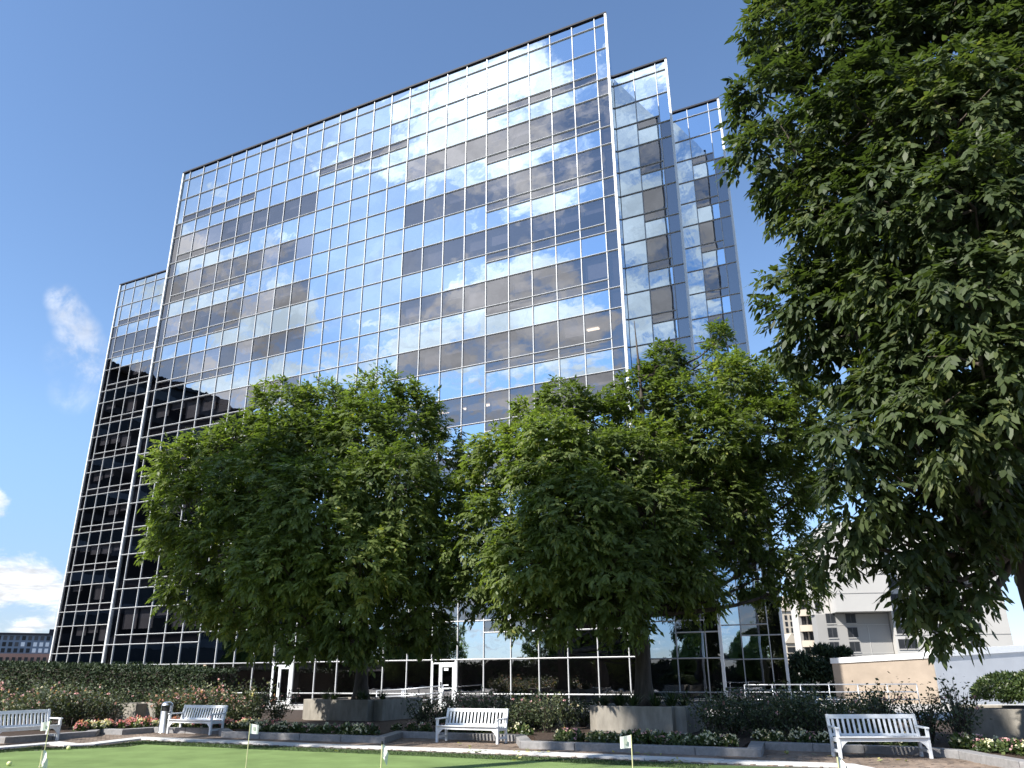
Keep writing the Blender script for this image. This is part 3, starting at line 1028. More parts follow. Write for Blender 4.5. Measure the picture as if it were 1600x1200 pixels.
YC = 16.6
TC = [(1235, 40, 75, 1), (1200, 150, 60, .6), (1250, 240, 85, 0), (1190, 235, 42, .4), (1340, 60, 110, 0), (1480, 50, 130, -1), (1360, 190, 110, -1.4), (1500, 190, 130, -2.4), (1600, 120, 120, -2),
      (1300, 330, 80, -.6), (1240, 300, 46, .2), (1400, 330, 100, -2), (1520, 330, 110, -3), (1620, 280, 110, -3), (1290, 400, 55, .4), (1235, 450, 46, .8), (1300, 480, 75, 0), (1400, 450, 90, -1.4), (1510, 470, 90, -3),
      (1600, 430, 90, -3.4), (1250, 520, 50, 1), (1340, 560, 66, .4), (1440, 560, 80, -1.6), (1540, 570, 80, -3.2), (1610, 600, 80, -3), (1390, 640, 60, -1.2), (1320, 690, 46, -1.6), (1460, 660, 70, -2.4), (1550, 690, 70, -2.2),
      (1340, 760, 52, -1.4), (1430, 750, 66, -1.2), (1520, 770, 66, -.6), (1600, 760, 66, .4), (1330, 840, 44, -.6), (1400, 840, 56, -.4), (1480, 850, 60, 0), (1545, 830, 46, .6), (1290, 870, 32, .2), (1440, 920, 50, 0), (1500, 915, 40, .4), (1475, 970, 36, .2),
      (1300, -60, 100, 1), (1450, -70, 130, 0), (1620, -60, 140, 0), (1350, 250, 120, 3), (1480, 250, 140, 3), (1600, 350, 140, 3), (1400, 450, 110, 3), (1520, 560, 110, 3), (1400, 620, 80, 2.6), (1500, 720, 90, 2.6),
      (1700, 100, 150, 0), (1720, 350, 150, 1), (1700, 600, 140, 1), (1690, 800, 90, 1)]
baseC = Vector((12.05, 18.4, .1))
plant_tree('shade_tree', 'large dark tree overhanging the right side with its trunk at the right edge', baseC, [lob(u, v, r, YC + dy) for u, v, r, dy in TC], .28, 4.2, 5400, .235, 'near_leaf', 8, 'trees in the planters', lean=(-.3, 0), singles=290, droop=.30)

# tall trees on the sunny side of the terrace, out of the frame, mirrored in the lower glass and shading the benches
ctr0 = Vector((0, 0, 0))
lb = []
rt = random.Random(21)
for i in range(26):
    a = rt.uniform(0, 6.28); h = rt.uniform(0, 1)
    rr = 4.0 * math.sin(math.pi * (.15 + .8 * h)) * rt.uniform(.35, 1)
    lb.append((Vector((math.cos(a) * rr, math.sin(a) * rr, 13.2 + 3.4 * h)), rt.uniform(1.1, 1.7)))
tb, q, tone = tree_mesh((0, 0, 0), lb, .36, 9.5, 620, .30, 'ash_leaf', 31)
t0 = thing('tall_tree', 'tall leafy tree at the open side of the terrace behind the viewer', 'tree', (-23.2, 12.8, 0), 0, 'tall trees behind the viewer')
tb.obj('trunk', 'bark', t0, smooth=True)
tag(link('crown', fast_quads('crown', q, 'ash_leaf', tone), t0), kind='stuff')
t0.scale = (.95, .95, 1.42)
tt0 = snap(t0)
c = copy_tree(tt0, 'tall leafy tree standing nearest the open side behind the viewer'); c.location = (-13.2, 7.9, 0); c.rotation_euler = (0, 0, 1.1)


# ------------------------------------------------------------------ small planting
def blob_leaves(rg, n, rad, centre, leaf, wid, shell=.55, flat=1.0, up=.5):
    d = nrm(rg.normal(0, 1, (n, 3))); d[:, 2] = np.abs(d[:, 2]) * 1.0 - .15
    r = rg.uniform(shell, 1.0, n)
    p = np.array(centre) + d * r[:, None] * np.array(rad)
    ld = d * .7 + rg.normal(0, .6, (n, 3)) + np.array([0, 0, up * .4])
    nn = d + np.array([0, 0, up]) + rg.normal(0, .4, (n, 3))
    L = leaf * rg.uniform(.7, 1.25, n)
    return leaflets(p, ld, nn, L, L * wid)


def petals(rg, n, rad, centre, size, top=0.0):
    d = nrm(rg.normal(0, 1, (n, 3))); d[:, 2] = np.abs(d[:, 2]) + top; d = nrm(d)
    c = np.array(centre) + d * rg.uniform(.9, 1.08, (n, 1)) * np.array(rad)
    qs = []
    for k in range(4):
        nn = d + rg.normal(0, .5, (n, 3))
        qs.append(leaflets(c + rg.normal(0, size * .2, (n, 3)), rg.normal(0, 1, (n, 3)), nn, size * rg.uniform(.7, 1.2, n), size * rg.uniform(.7, 1.0, n), .05))
    return np.concatenate(qs)


def begonia(petal, nflower, seed, tonehi=1.0):
    rg = np.random.default_rng(seed)
    r = thing('bedding_plant', None, 'flower')
    lv = blob_leaves(rg, 130, (.20, .20, .20), (0, 0, .05), .085, .75, .4)
    link('foliage', fast_quads('foliage', lv, 'begonia_leaf', rg.random(len(lv))), r)
    pt = petals(rg, nflower, (.20, .20, .21), (0, 0, .06), .05, .2)
    link('blossoms', fast_quads('blossoms', pt, petal, rg.random(len(pt))), r)
    return snap(r)


BG = {'pink': [begonia('pink_petal', 30, s) for s in (1, 2)], 'pale': [begonia('pale_petal', 26, s) for s in (3, 4)], 'sparse': [begonia('pale_petal', 7, 5), begonia('rose_petal', 6, 6)]}
used = set()


def put(tree, loc, label, group, sc=1.0):
    key = tree[0].name
    if key in used:
        o = copy_tree(tree)
    else:
        o = tree[0]; used.add(key)
    o['label'] = label; o['group'] = group
    o.location = loc; o.rotation_euler = (0, 0, random.uniform(0, 6.28)); o.scale = (sc, sc, sc * random.uniform(.85, 1.1))
    return o


def on_line(a, b, n, jit=.08):
    for i in range(n):
        u = (i + .5) / n
        yield (a[0] + (b[0] - a[0]) * u + random.gauss(0, jit), a[1] + (b[1] - a[1]) * u + random.gauss(0, jit))


ORD = ['first', 'second', 'third', 'fourth', 'fifth', 'sixth', 'seventh', 'eighth', 'ninth', 'tenth', 'eleventh', 'twelfth', 'thirteenth', 'fourteenth', 'fifteenth']
ROWS = ['front row', 'second row', 'third row', 'back row']
for (a, b, n, mixl, lab, rows) in (
        ((11.4, -19.2), (12.1, -17.7), 6, 'pink pale', 'pink and cream flower by the far left bench', 2),
        ((12.2, -17.6), (11.1, -17.0), 5, 'pink pink pale', 'bright flower before the gravel topped planter', 3),
        ((11.0, -16.6), (9.6, -16.4), 5, 'pink pink pale', 'bright pink flower behind the steel bin', 3),
        ((9.2, -16.35), (8.0, -16.3), 4, 'pink sparse', 'flower behind the slats of the sunny bench', 2),
        ((8.0, -16.2), (6.4, -16.6), 6, 'pale pale pink', 'cream and pink flower right of the sunny bench', 2),
        ((6.4, -17.2), (2.4, -17.2), 14, 'sparse sparse pale', 'low shaded flower before the left planter', 2),
        ((2.8, -15.5), (-1.6, -15.5), 12, 'sparse', 'low shaded flower behind the middle bench', 1),
        ((-3.0, -17.2), (-7.2, -17.2), 15, 'sparse sparse sparse pale', 'low shaded flower before the middle planter', 2),
        ((-7.4, -15.5), (-10.8, -15.6), 10, 'sparse pale', 'pale leaved flower behind the right bench', 1),
        ((-11.6, -15.9), (-13.6, -17.9), 11, 'sparse', 'dark low flower by the curved right kerb', 3)):
    opts = mixl.split()
    for r_ in range(rows):
        for i, (s_, t_) in enumerate(on_line(a, b, n)):
            k = random.choice(opts)
            put(random.choice(BG[k]), W(s_, t_ + r_ * .33, .10), '%s, %s, %s from left' % (lab, ROWS[r_], ORD[i]), lab.replace('flower', 'flowers'), random.uniform(.8, 1.15))


def rose(seed, nf, h, petal='rose_petal', dens=900):
    rg = np.random.default_rng(seed); rnd = random.Random(seed)
    r = thing('rose_bush', None, 'shrub')
    st = MB(); tips = []
    for i in range(16):
        a = rnd.uniform(0, 6.28); sp_ = rnd.uniform(.15, .62)
        tip = Vector((math.cos(a) * sp_, math.sin(a) * sp_, h * rnd.uniform(.65, 1.08)))
        st.tube([(math.cos(a) * .06, math.sin(a) * .06, 0), tip * .5 + Vector((0, 0, .1 * h)), tip], [.012, .009, .004], 5, cap=False)
        tips.append(tip)
    st.obj('stems', 'twig_bark', r)
    qs = []
    for tp in tips:
        n = dens // 16
        u = rg.uniform(.25, 1.05, (n, 1))
        p = np.array(tp) * u + rg.normal(0, .105, (n, 3))
        L = .075 * rg.uniform(.7, 1.3, n)
        qs.append(leaflets(p, rg.normal(0, 1, (n, 3)), rg.normal(0, .5, (n, 3)) + np.array([0, 0, 1]), L, L * .62))
    lv = np.concatenate(qs)
    link('foliage', fast_quads('foliage', lv, 'rose_leaf', rg.random(len(lv))), r)
    if nf:
        c = np.array([tuple(rnd.choice(tips) * rnd.uniform(.78, 1.06)) for _ in range(nf)]) + rg.normal(0, .06, (nf, 3))
        fl = []
        for k in range(5):
            fl.append(leaflets(c, rg.normal(0, 1, (nf, 3)), rg.normal(0, .5, (nf, 3)) + np.array([0, -.4, .8]), np.full(nf, .055), np.full(nf, .05), .05))
        fl = np.concatenate(fl)
        link('blossoms', fast_quads('blossoms', fl, petal, rg.random(len(fl))), r)
    return snap(r)


RS = {'bloom': [rose(1, 34, 1.05), rose(2, 30, .95)], 'some': [rose(3, 10, 1.0), rose(4, 12, .95, 'pale_petal')], 'dark': [rose(5, 3, .85), rose(6, 4, .8)], 'airy': [rose(8, 2, .95, dens=420), rose(9, 3, 1.0, dens=380)]}
for (pts_, kinds, lab, sc) in (
        ([(13.2 + i * .8, -18.9 + j * 1.1 + (i % 2) * .3) for i in range(5) for j in range(3)], 'some some bloom', 'dusty green rose bush behind the far left bench', 1.18),
        ([(11.1 + i * .7, -15.0 + j * 1.1 + (i % 2) * .2) for i in range(4) for j in range(3)], 'bloom some', 'pink blooming rose bush behind the sunny bench', 1.08),
        ([(8.6 + i * .8, -14.9 + j * .8) for i in range(3) for j in range(2)], 'bloom some', 'dense rose bush left of the large planter', 1.15),
        ([(2.5 - i * .8, -14.6 + j * 1.3 + (i % 2) * .3) for i in range(6) for j in range(4)], 'dark dark some', 'dark rose bush between the tree planters', 1.0),
        ([(-6.4 - i * .8, -14.6 + j * 1.3 + (i % 2) * .3) for i in range(5) for j in range(4)], 'dark some dark', 'dark rose bush right of the middle planter', 1.05),
        ([(-10.3 - i * .7, -14.7 + j * .8) for i in range(3) for j in range(2)], 'airy', 'airy purple leaved bush behind the right bench', 1.1)):
    ks = kinds.split()
    nj = len([1 for q_ in pts_ if abs(q_[0] - pts_[0][0]) < 1e-6])
    for m_i, (s_, t_) in enumerate(pts_):
        lb_ = '%s, %s, %s from left' % (lab, ROWS[m_i % nj], ORD[(m_i // nj) if pts_[-1][0] < pts_[0][0] else (len(pts_) // nj - 1 - m_i // nj)])
        put(random.choice(RS[random.choice(ks)]), W(s_ + random.gauss(0, .12), t_ + random.gauss(0, .12), .10), lb_, lab.replace('bush', 'bushes', 1), sc * random.uniform(.85, 1.12))

# the clipped dark hedge in front of the left half of the building
hg = thing('clipped_hedge', 'long dark clipped hedge in front of the left half of the glass building', 'hedge', W(20.6, -4.9, .1), TH)
n = 42000
X = -RNG.uniform(0, 34, n)
hh = 1.78 + (-X / 34) * .95 + .06 * np.sin(X * 1.7) + .04 * np.sin(X * 4.1)
face = RNG.random(n)
yy = np.where(face < .55, -1.0 + RNG.normal(0, .07, n), RNG.uniform(-1, 1, n))
zz_ = np.where(face < .55, RNG.random(n) * hh, hh + RNG.normal(0, .05, n))
sidep = RNG.random(n) < .03
X = np.where(sidep, RNG.normal(0, .06, n), X); yy = np.where(sidep, RNG.uniform(-1, 1, n), yy); zz_ = np.where(sidep, RNG.random(n) * 1.78, zz_)
P = np.stack([X, yy, zz_], 1)
nn = np.stack([np.zeros(n), np.where(face < .55, -1.0, 0), np.where(face < .55, .3, 1)], 1)
L = RNG.uniform(.10, .2, n)
lv = leaflets(P, nn * .6 + RNG.normal(0, .6, (n, 3)), nn + RNG.normal(0, .5, (n, 3)), L, L * .5)
tag(link('foliage', fast_quads('foliage', lv, 'yew_leaf'), hg), kind='stuff')
hb = MB()
for i in range(34):
    h0 = 1.7 + i / 34 * .95
    hb.box(-i - 1, -i, -.93, .93, 0, h0 - .04)
hb.obj('inner_branches', 'twig_bark', hg)

# clipped shrub in the right planter
bx = thing('boxwood_shrub', 'rounded clipped green shrub filling the planter at the right edge', 'shrub', W(-13.5, -11.8, .70), TH)
qs = []
for (c, r, n) in (((-.55, 0, .35), (.85, .9, .62), 5200), ((.45, .1, .45), (.95, 1.0, .72), 6200), ((1.3, .3, .35), (.8, .8, .6), 2600), ((.1, -.4, .3), (.9, .7, .62), 4200)):
    qs.append(blob_leaves(RNG, n, r, c, .085, .5, .82))
lv = np.concatenate(qs)
tag(link('foliage', fast_quads('foliage', lv, 'box_leaf'), bx), kind='stuff')
bi = MB()
for k in range(9):
    a = k * .7
    bi.tube([(.1, 0, -.05), (math.cos(a) * .5 + .2, math.sin(a) * .4, .4), (math.cos(a) * .9 + .3, math.sin(a) * .7, .75)], [.03, .02, .008], 5)
bi.obj('stems', 'twig_bark', bx)

# strap-leaved tufts in the tree planters
tg = thing('grass_tuft', None, 'plant')
n = 90
a = RNG.uniform(0, 6.28, n)
d = np.stack([np.cos(a) * .6, np.sin(a) * .6, RNG.uniform(.5, 1.3, n)], 1)
b1 = leaflets(np.zeros((n, 3)) + RNG.normal(0, .04, (n, 3)), d, np.array([0, 0, 1.0]) + RNG.normal(0, .2, (n, 3)), RNG.uniform(.28, .5, n), np.full(n, .022), .02)
link('blades', fast_quads('blades', b1, 'blade_leaf', RNG.random(n)), tg)
TG = snap(tg)
for (s_, t_, lab) in [(7.3, -10.9, 'a'), (6.9, -10.3, 'a'), (9.1, -10.8, 'a'), (8.6, -11.0, 'a'), (7.8, -10.4, 'a')]:
    put(TG, W(s_, t_, .74), 'strappy grass tuft at the foot of the left tree', 'grass tufts under the left tree', 1.0)
for (s_, t_) in [(-2.9, -13.4), (-3.3, -13.2), (-4.4, -13.4), (-4.8, -13.2), (-3.8, -13.5), (-4.6, -12.6), (-3.0, -12.4), (-5.0, -12.7)]:
    put(TG, W(s_, t_, .72), 'strappy grass tuft at the foot of the middle tree', 'grass tufts under the middle tree', 1.15)

# ------------------------------------------------------------------ benches


def make_bench():
    r = thing('garden_bench', None, 'bench')
    Lh = 0.90; wm = 'white_paint'
    # local: x along, y+ towards the back, z up
    for sx in (-1, 1):
        x = sx * (Lh - .03)
        MB().beam((x, -.25, 0), (x, -.25, .54), .06, .06, (0, 1, 0)).obj('leg', wm, r, bevel=.006)
        b = MB(); b.beam((x, .22, 0), (x, .20, .36), .06, .06, (0, 1, 0)); b.beam((x, .20, .35), (x, .31, .79), .06, .055, (0, 1, 0))
        b.obj('leg', wm, r, bevel=.006)
        ar = MB(); ar.beam((x, -.31, .555), (x, .22, .565), .075, .035); ar.obj('armrest', wm, r, bevel=.01)
        st = MB(); st.beam((x, -.22, .13), (x, .19, .13), .03, .05); st.beam((x, -.22, .33), (x, .19, .33), .03, .07)
        st.obj('side_rail', wm, r)
        br = MB()
        br.f.append((0, 1, 2, 3)); br.f.append((7, 6, 5, 4))
        xi = x - sx * .03; xj = x - sx * .17
        for yv in (-.265, -.235):
            br.v += [(xi, yv, .31), (xi, yv, .16), (xi - sx * .05, yv, .24), (xj, yv, .31)]
        br.f += [(0, 4, 5, 1), (1, 5, 6, 2), (2, 6, 7, 3), (3, 7, 4, 0)]
        br.obj('corner_bracket', wm, r)
    MB().beam((-Lh + .06, -.25, .345), (Lh - .06, -.25, .345), .035, .075).obj('front_rail', wm, r, bevel=.005)
    for i in range(5):
        y = -.27 + i * .105
        MB().beam((-Lh + .02, y, .395 - .012 * i), (Lh - .02, y, .395 - .012 * i), .085, .022).obj('seat_slat', wm, r)
    MB().beam((-Lh + .06, .302, .745), (Lh - .06, .302, .745), .035, .085, (0, .24, .97)).obj('top_rail', wm, r, bevel=.006)
    MB().beam((-Lh + .06, .216, .405), (Lh - .06, .216, .405), .03, .05, (0, .24, .97)).obj('lower_rail', wm, r)
    for i in range(16):
        x = -Lh + .12 + i * (2 * Lh - .24) / 15
        MB().beam((x, .22, .42), (x, .295, .71), .048, .016, (0, 1, -.25)).obj('back_slat', wm, r)
    return snap(r)


BN = make_bench()
BPOS = [((8.78, -17.2), TH, 'white slatted garden bench next to the steel bin, in full sun'),
        ((-.60, -16.95), TH, 'white slatted garden bench between the two tree planters'),
        (None, 0, 'white slatted garden bench at right before the beige wall'),
        ((10.55, -21.45), TH + math.pi / 2, 'white slatted garden bench cut off at the left edge')]
for i, (st_, rz, lab) in enumerate(BPOS):
    o = BN[0] if i == 0 else copy_tree(BN)
    o['label'] = lab; o['group'] = 'white benches round the putting green'
    if st_: o.location = W(*st_)
    else: o.location = (7.36, 17.32, 0); rz = math.atan2(16.96 - 17.1, 8.24 - 6.31)
    o.rotation_euler = (0, 0, rz)

# steel bin
bn = thing('litter_bin', 'stainless steel bollard bin with domed hood beside the left benches', 'bin', W(10.05, -17.25), TH + .5)
b = MB(); b.lathe([(.0, 0), (.185, 0), (.185, .02), (.165, .03), (.165, .62), (.0, .62)], 24); b.obj('bin_body', 'steel', bn, smooth=True)
b = MB()
pr = [(.175, .78)] + [(.175 * math.cos(a * math.pi / 16), .78 + .12 * math.sin(a * math.pi / 16)) for a in range(9)]
b.lathe(pr, 24); b.obj('bin_hood', 'steel', bn, smooth=True)
b = MB()
for a in (0.6, 2.5, 3.6, 5.8):
    b.beam((math.cos(a) * .16, math.sin(a) * .16, .61), (math.cos(a) * .16, math.sin(a) * .16, .80), .07, .012, (math.cos(a), math.sin(a), 0))
b.obj('hood_bracket', 'steel', bn)
b = MB(); b.lathe([(.0, .60), (.13, .60), (.13, .75), (.0, .75)], 16); b.obj('bin_liner', 'black_plastic', bn)
b = MB(); b.box(.10, .172, -.06, .06, .2, .34); b.obj('bin_lock_plate', 'steel', bn)

# golf flags
def flag(label, loc, h, style):
    r = thing('golf_flag', label, 'flag', loc, 0, 'flags on the putting green')
    MB().tube([(0, 0, 0), (0, 0, h)], .008, 8).obj('pole', 'pole_yellow' if style != 'plain' else 'flag_cloth', r)
    if style == 'cap': MB().tube([(0, 0, h - .015), (0, 0, h + .02)], .014, 8).obj('pole_cap', 'black_plastic', r)
    cl = MB(); pr_ = MB()
    if style in ('cap', 'droop'):
        # cloth drooping from the pole in loose folds
        n = 7
        for i in range(n + 1):
            for j in range(n + 1):
                u, v = i / n, j / n
                cl.v.append((.010 + .075 * u ** .8 - .02 * u * v, .022 * math.sin(6 * u + 2.5 * v) * (.3 + u), h - .012 - .15 * v - .105 * u ** 1.3))
        for i in range(n):
            for j in range(n):
                k_ = i * (n + 1) + j
                cl.f.append((k_, k_ + 1, k_ + n + 2, k_ + n + 1))
        cl.obj('cloth', 'flag_cloth', r, smooth=True)
        pr_.v = [(.015, -.032, h - .13), (.03, -.030, h - .11), (.04, -.028, h - .15), (.025, -.033, h - .17)]
        pr_.f = [(0, 1, 2, 3)]
        pr_.obj('print', 'flag_print', r)
    else:
        sgn = 1 if style == 'right' else -1
        n = 6
        for i in range(n + 1):
            u = i / n; y = .012 * math.sin(u * 6)
            cl.v += [(sgn * .155 * u, y, h - .005 - .02 * u), (sgn * .155 * u, y + .01 * u, h - .165 - .01 * u)]
        for i in range(n):
            cl.f.append((2 * i, 2 * i + 1, 2 * i + 3, 2 * i + 2))
        o = cl.obj('cloth', 'flag_cloth', r)
        so_ = o.modifiers.new('t', 'SOLIDIFY'); so_.thickness = .003
        pr_.v = [(sgn * .06, -.012, h - .06), (sgn * .10, -.012, h - .05), (sgn * .10, -.012, h - .11), (sgn * .065, -.012, h - .12)]
        pr_.f = [(0, 1, 2, 3)]
        pr_.obj('print', 'flag_print', r)
    cu = MB(); cu.lathe([(.0, .001), (.055, .001), (.055, .006), (.045, .006), (.045, .002)], 16); cu.obj('hole_cup', 'flag_cloth', r)
    return r


def fl_at(u, vtop, h):
    """stand a flag so that its top shows at a measured height"""
    r = ray(u, vtop); k = (h - EYE) / r.z
    return (r.x * k, r.y * k, .016)


flag('small white flag fluttering right on a pale yellow pole, mid green', fl_at(391, 1132, .80), .80, 'right')
flag('small square white flag on a white pole before the middle planter', fl_at(986, 1150, .80), .80, 'left')
flag('drooping white flag with black pole tip at the lower middle', fl_at(597, 1163, .80), .80, 'cap')
flag('white flag on thin pole before the left bench', fl_at(78, 1128, .80), .80, 'left')
flag('nearest drooping white flag at the lower left corner', fl_at(67, 1172, .80), .80, 'cap')
flag('drooping white flag with black tip below the right bench', fl_at(1308, 1182, .80), .80, 'cap')
for i, (u, v, lab) in enumerate(((107, 1170, 'yellow golf ball near the fringe at left'), (14, 1195, 'yellow golf ball at the lower left corner'))):
    r = ray(u, v); k = (.04 - EYE) / r.z
    b = MB(); b.lathe([(max(1e-4, .045 * math.sin(a * math.pi / 12)), -.045 * math.cos(a * math.pi / 12)) for a in range(13)], 16)
    o = b.obj('golf_ball', 'ball_yellow', None, smooth=True); o.location = (r.x * k, r.y * k, .06)
    tag(o, lab, 'ball', 'golf balls')

# fallen leaves
lf = leaflets(np.zeros((1, 3)), np.array([[1., 0, .12]]), np.array([[0, 0, 1.]]), np.array([.13]), np.array([.055]), .1)
lmes = [fast_quads('fallen_leaf', lf, 'fallen_leaf', np.array([v])) for v in (.2, .6, .9)]
spots = [(-1.9, -19.15, 'white edging left of the middle planter', 7), (-3.3, -19.0, 'brick paving before the middle planter', 12), (-5.6, -18.4, 'brick paving under the middle planter kerb', 12), (-6.6, -19.7, 'edging before the middle planter', 8),
         (-8.6, -17.4, 'brick paving left of the right bench', 9), (-10.3, -18.0, 'brick paving before the right bench', 5), (-1.0, -18.2, 'brick paving before the middle bench', 5), (-3.6, -20.6, 'turf before the middle planter', 5), (0.5, -20.8, 'turf at mid green', 3)]
for (s_, t_, lab, n_) in spots:
    for i in range(n_):
        o = link('fallen_leaf', random.choice(lmes))
        o.location = W(s_ + random.gauss(0, .28), t_ + random.gauss(0, .12), .035 + random.random() * .02)
        o.rotation_euler = (random.gauss(0, .3), random.gauss(0, .3), random.uniform(0, 6.28))
        tag(o, 'pale fallen leaf on the ' + lab, 'leaf', 'fallen leaves on the ' + lab)


# ------------------------------------------------------------------ handrails
def railing(label, pts, h, bars, posts=None):
    r = thing('handrail', label, 'railing', pts[0], 0)
    o = Vector(pts[0]); P_ = [Vector(p) - o for p in pts]
    for z in bars:
        b = MB(); b.tube([p + Vector((0, 0, z)) for p in P_], .024, 8); b.obj('rail', 'rail_steel', r, smooth=True)
    for p in (posts or P_):
        p = Vector(p) if not posts else Vector(p) - o
        b = MB(); b.tube([p, p + Vector((0, 0, h))], .026, 8); b.obj('post', 'rail_steel', r, smooth=True)


def gpt(u, v, y): return at(u, v, y)


zb = .1
q0, q1 = at(1163, 1070, 39.0), at(1432, 1070, 37.5)
pp = [Vector((q0.x + (q1.x - q0.x) * k / 6, q0.y + (q1.y - q0.y) * k / 6, zb)) for k in range(7)]
railing('low steel handrail running past the beige wall at right', pp, q0.z - zb, [q0.z - zb, q0.z - zb - .32, q0.z - zb - .64])
sb = [W(13.2, -1.9, .1), W(11.7, -1.9, .16), W(11.6, -1.9, .16), W(9.4, -1.9, .32)]
railing('steel handrails of the sloping ramp up to the open glass door', sb, .82, [.82, .52, .26])
sheet('ramp', [(13.4, -1.8), (9.2, -1.8), (9.2, -.3), (13.4, -.3)], .09, .14, 'walk_concrete')

# ------------------------------------------------------------------ right background
def wall_between(name, label, a, b, za, zb_, base, th, m, capm, capw=.35, caph=.28, joints=()):
    r = thing(name, label, 'wall', (a.x, a.y, base))
    d = (b.xy - a.xy); ln = d.length; d.normalize(); nrm_ = Vector((d.y, -d.x))
    w = MB()
    for (p, zt) in ((Vector((0, 0)), za), (d * ln, zb_)):
        w.v += [(p.x, p.y, 0), (p.x - nrm_.x * th, p.y - nrm_.y * th, 0), (p.x - nrm_.x * th, p.y - nrm_.y * th, zt - base), (p.x, p.y, zt - base)]
    w.f = [(0, 4, 7, 3), (1, 2, 6, 5), (3, 7, 6, 2), (0, 3, 2, 1), (4, 5, 6, 7)]
    w.obj('wall_face', m, r)
    c = MB()
    for (p, zt) in ((d * -.06, za), (d * (ln - .004), zb_)):
        f_, k_ = p + nrm_ * .07, p - nrm_ * (th + .07)
        c.v += [(f_.x, f_.y, zt - base), (k_.x, k_.y, zt - base), (k_.x, k_.y, zt - base + caph), (f_.x, f_.y, zt - base + caph)]
    c.f = [(0, 4, 7, 3), (1, 2, 6, 5), (3, 7, 6, 2), (0, 3, 2, 1), (4, 5, 6, 7), (0, 1, 5, 4)]
    c.obj('wall_cap', capm, r)
    return r


pa, pb = at(1300, 1037, 45.0), at(1457, 1028, 42.5)
wall_between('beige_wall', 'beige stuccoed wall with white sloping cap beyond the railing', pa, pb, pa.z, pb.z, -.2, .4, 'beige_stucco', 'pale_cap')
pc, pd = at(1458, 1027, 42.45), at(1760, 1008, 47.0)
pc2 = Vector((pc.x + .01, pc.y + .05, pc.z))
wall_between('white_wall', 'white rendered wall running right from the beige wall, in shade', pc2, pd, pc.z + .0, pd.z, -.2, .4, 'white_stucco', 'pale_cap', caph=.33)

# conifer left of the beige wall
cf = thing('dark_conifer', 'small dark evergreen tree between the glass building and the beige wall', 'tree', (17.2, 47.0, 0))
qs = []
for (u, v, r) in ((1255, 1035, 20), (1280, 1062, 30), (1300, 1050, 24), (1312, 1036, 15), (1246, 1082, 24), (1225, 1050, 10), (1270, 1045, 24), (1300, 1028, 18), (1250, 1050, 20), (1290, 1060, 26), (1318, 1022, 11), (1260, 1075, 26), (1240, 1066, 14), (1300, 1085, 24), (1285, 1020, 14)):
    p, rr = lob(u, v, r, 47.0 + random.uniform(-.4, .4))
    qs.append(blob_leaves(RNG, 900, (rr * 1.25, rr * 1.25, rr), tuple(p - Vector((17.2, 47, 0))), .26, .30, .15, up=.9))
lv = np.concatenate(qs)
tag(link('crown', fast_quads('crown', lv, 'yew_leaf'), cf), kind='stuff')
MB().tube([(0, 0, -.4), (.1, 0, 1.2), (.3, .1, 2.8)], [.16, .12, .04], 8).obj('trunk', 'bark', cf)


def window_on(parent, x0, x1, y, z0, z1, split=2):
    """a recessed window of panes in a frame on a face looking towards -y (local)"""
    f = MB()
    fw = .10
    f.box(x0, x1, y - .05, y + .02, z0, z0 + fw); f.box(x0, x1, y - .05, y + .02, z1 - fw, z1)
    for k in range(split + 1):
        xx = x0 + (x1 - x0) * k / split
        f.box(max(x0, xx - fw / 2), min(x1, xx + fw / 2), y - .045, y + .02, z0 + fw, z1 - fw)
    o = f.obj('window', 'window_frame_grey', parent)
    MB().box(x0 + .04, x1 - .04, y - .02, y - .012, z0 + .04, z1 - .04).obj('pane', 'dark_window', o)
    s = MB(); s.box(x0 - .05, x1 + .05, y - .12, y - .002, z0 - .12, z0 - .002); s.obj('sill', 'tower_concrete', o)
    return o


# concrete apartment block
D = 125.0
ap = thing('apartment_block', 'pale concrete apartment block with overhanging upper storeys and small grey windows', 'apartment building', (at(1390, 1060, D).x, D, -.5), math.radians(-9))
ax0 = at(1390, 1060, D).x


def lx(u): return (at(u, 1000, D).x - ax0)
def lz(v): return at(1390, v, D).z + .5


zt_ = lz(820)
MB().box(lx(1284), lx(1393), 0, 3.5, 0, lz(958) - .02).obj('recessed_wall', 'tower_concrete_grey', ap)  # greyer concrete paints in the weaker light on this face
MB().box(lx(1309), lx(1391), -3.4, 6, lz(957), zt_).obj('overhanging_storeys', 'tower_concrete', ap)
MB().box(lx(1394), lx(1560), -1.6, 16, 0, zt_).obj('right_wing_wall', 'tower_concrete', ap)
MB().box(lx(1281), lx(1308), 0.6, 3.0, lz(958), zt_ - 2).obj('stair_tower', 'tower_concrete', ap)
for k in range(1, 5):
    zc = lz(958) + k * (zt_ - lz(958)) / 5
    MB().box(lx(1309) - .03, lx(1391) + .03, -3.46, -3.40, zc, zc + .10).obj('joint_band', 'tower_concrete_grey', ap)
for vv in (965, 987.5, 1010, 1032):
    zc = lz(vv)
    window_on(ap, lx(1299), lx(1313), -.02, zc - .75, zc + .75)
    window_on(ap, lx(1329), lx(1344), -.02, zc - .75, zc + .75)
for vv in (914, 937, 960.5, 984, 1007, 1030):
    zc = lz(vv)
    window_on(ap, lx(1397), lx(1424), -1.62, zc - .7, zc + .7, 3)
    window_on(ap, lx(1446), lx(1466), -1.62, zc - .7, zc + .7, 3)
    window_on(ap, lx(1500), lx(1520), -1.62, zc - .7, zc + .7, 3)
for vv in (880, 900, 922, 945):
    zc = lz(vv)
    window_on(ap, lx(1286), lx(1293), .58, zc - .8, zc + .8, 1)
for vv in (948, 994, 1040):
    MB().box(lx(1394) - .03, lx(1560), -1.66, -1.603, lz(vv), lz(vv) + .09).obj('joint_band', 'tower_concrete_grey', ap)
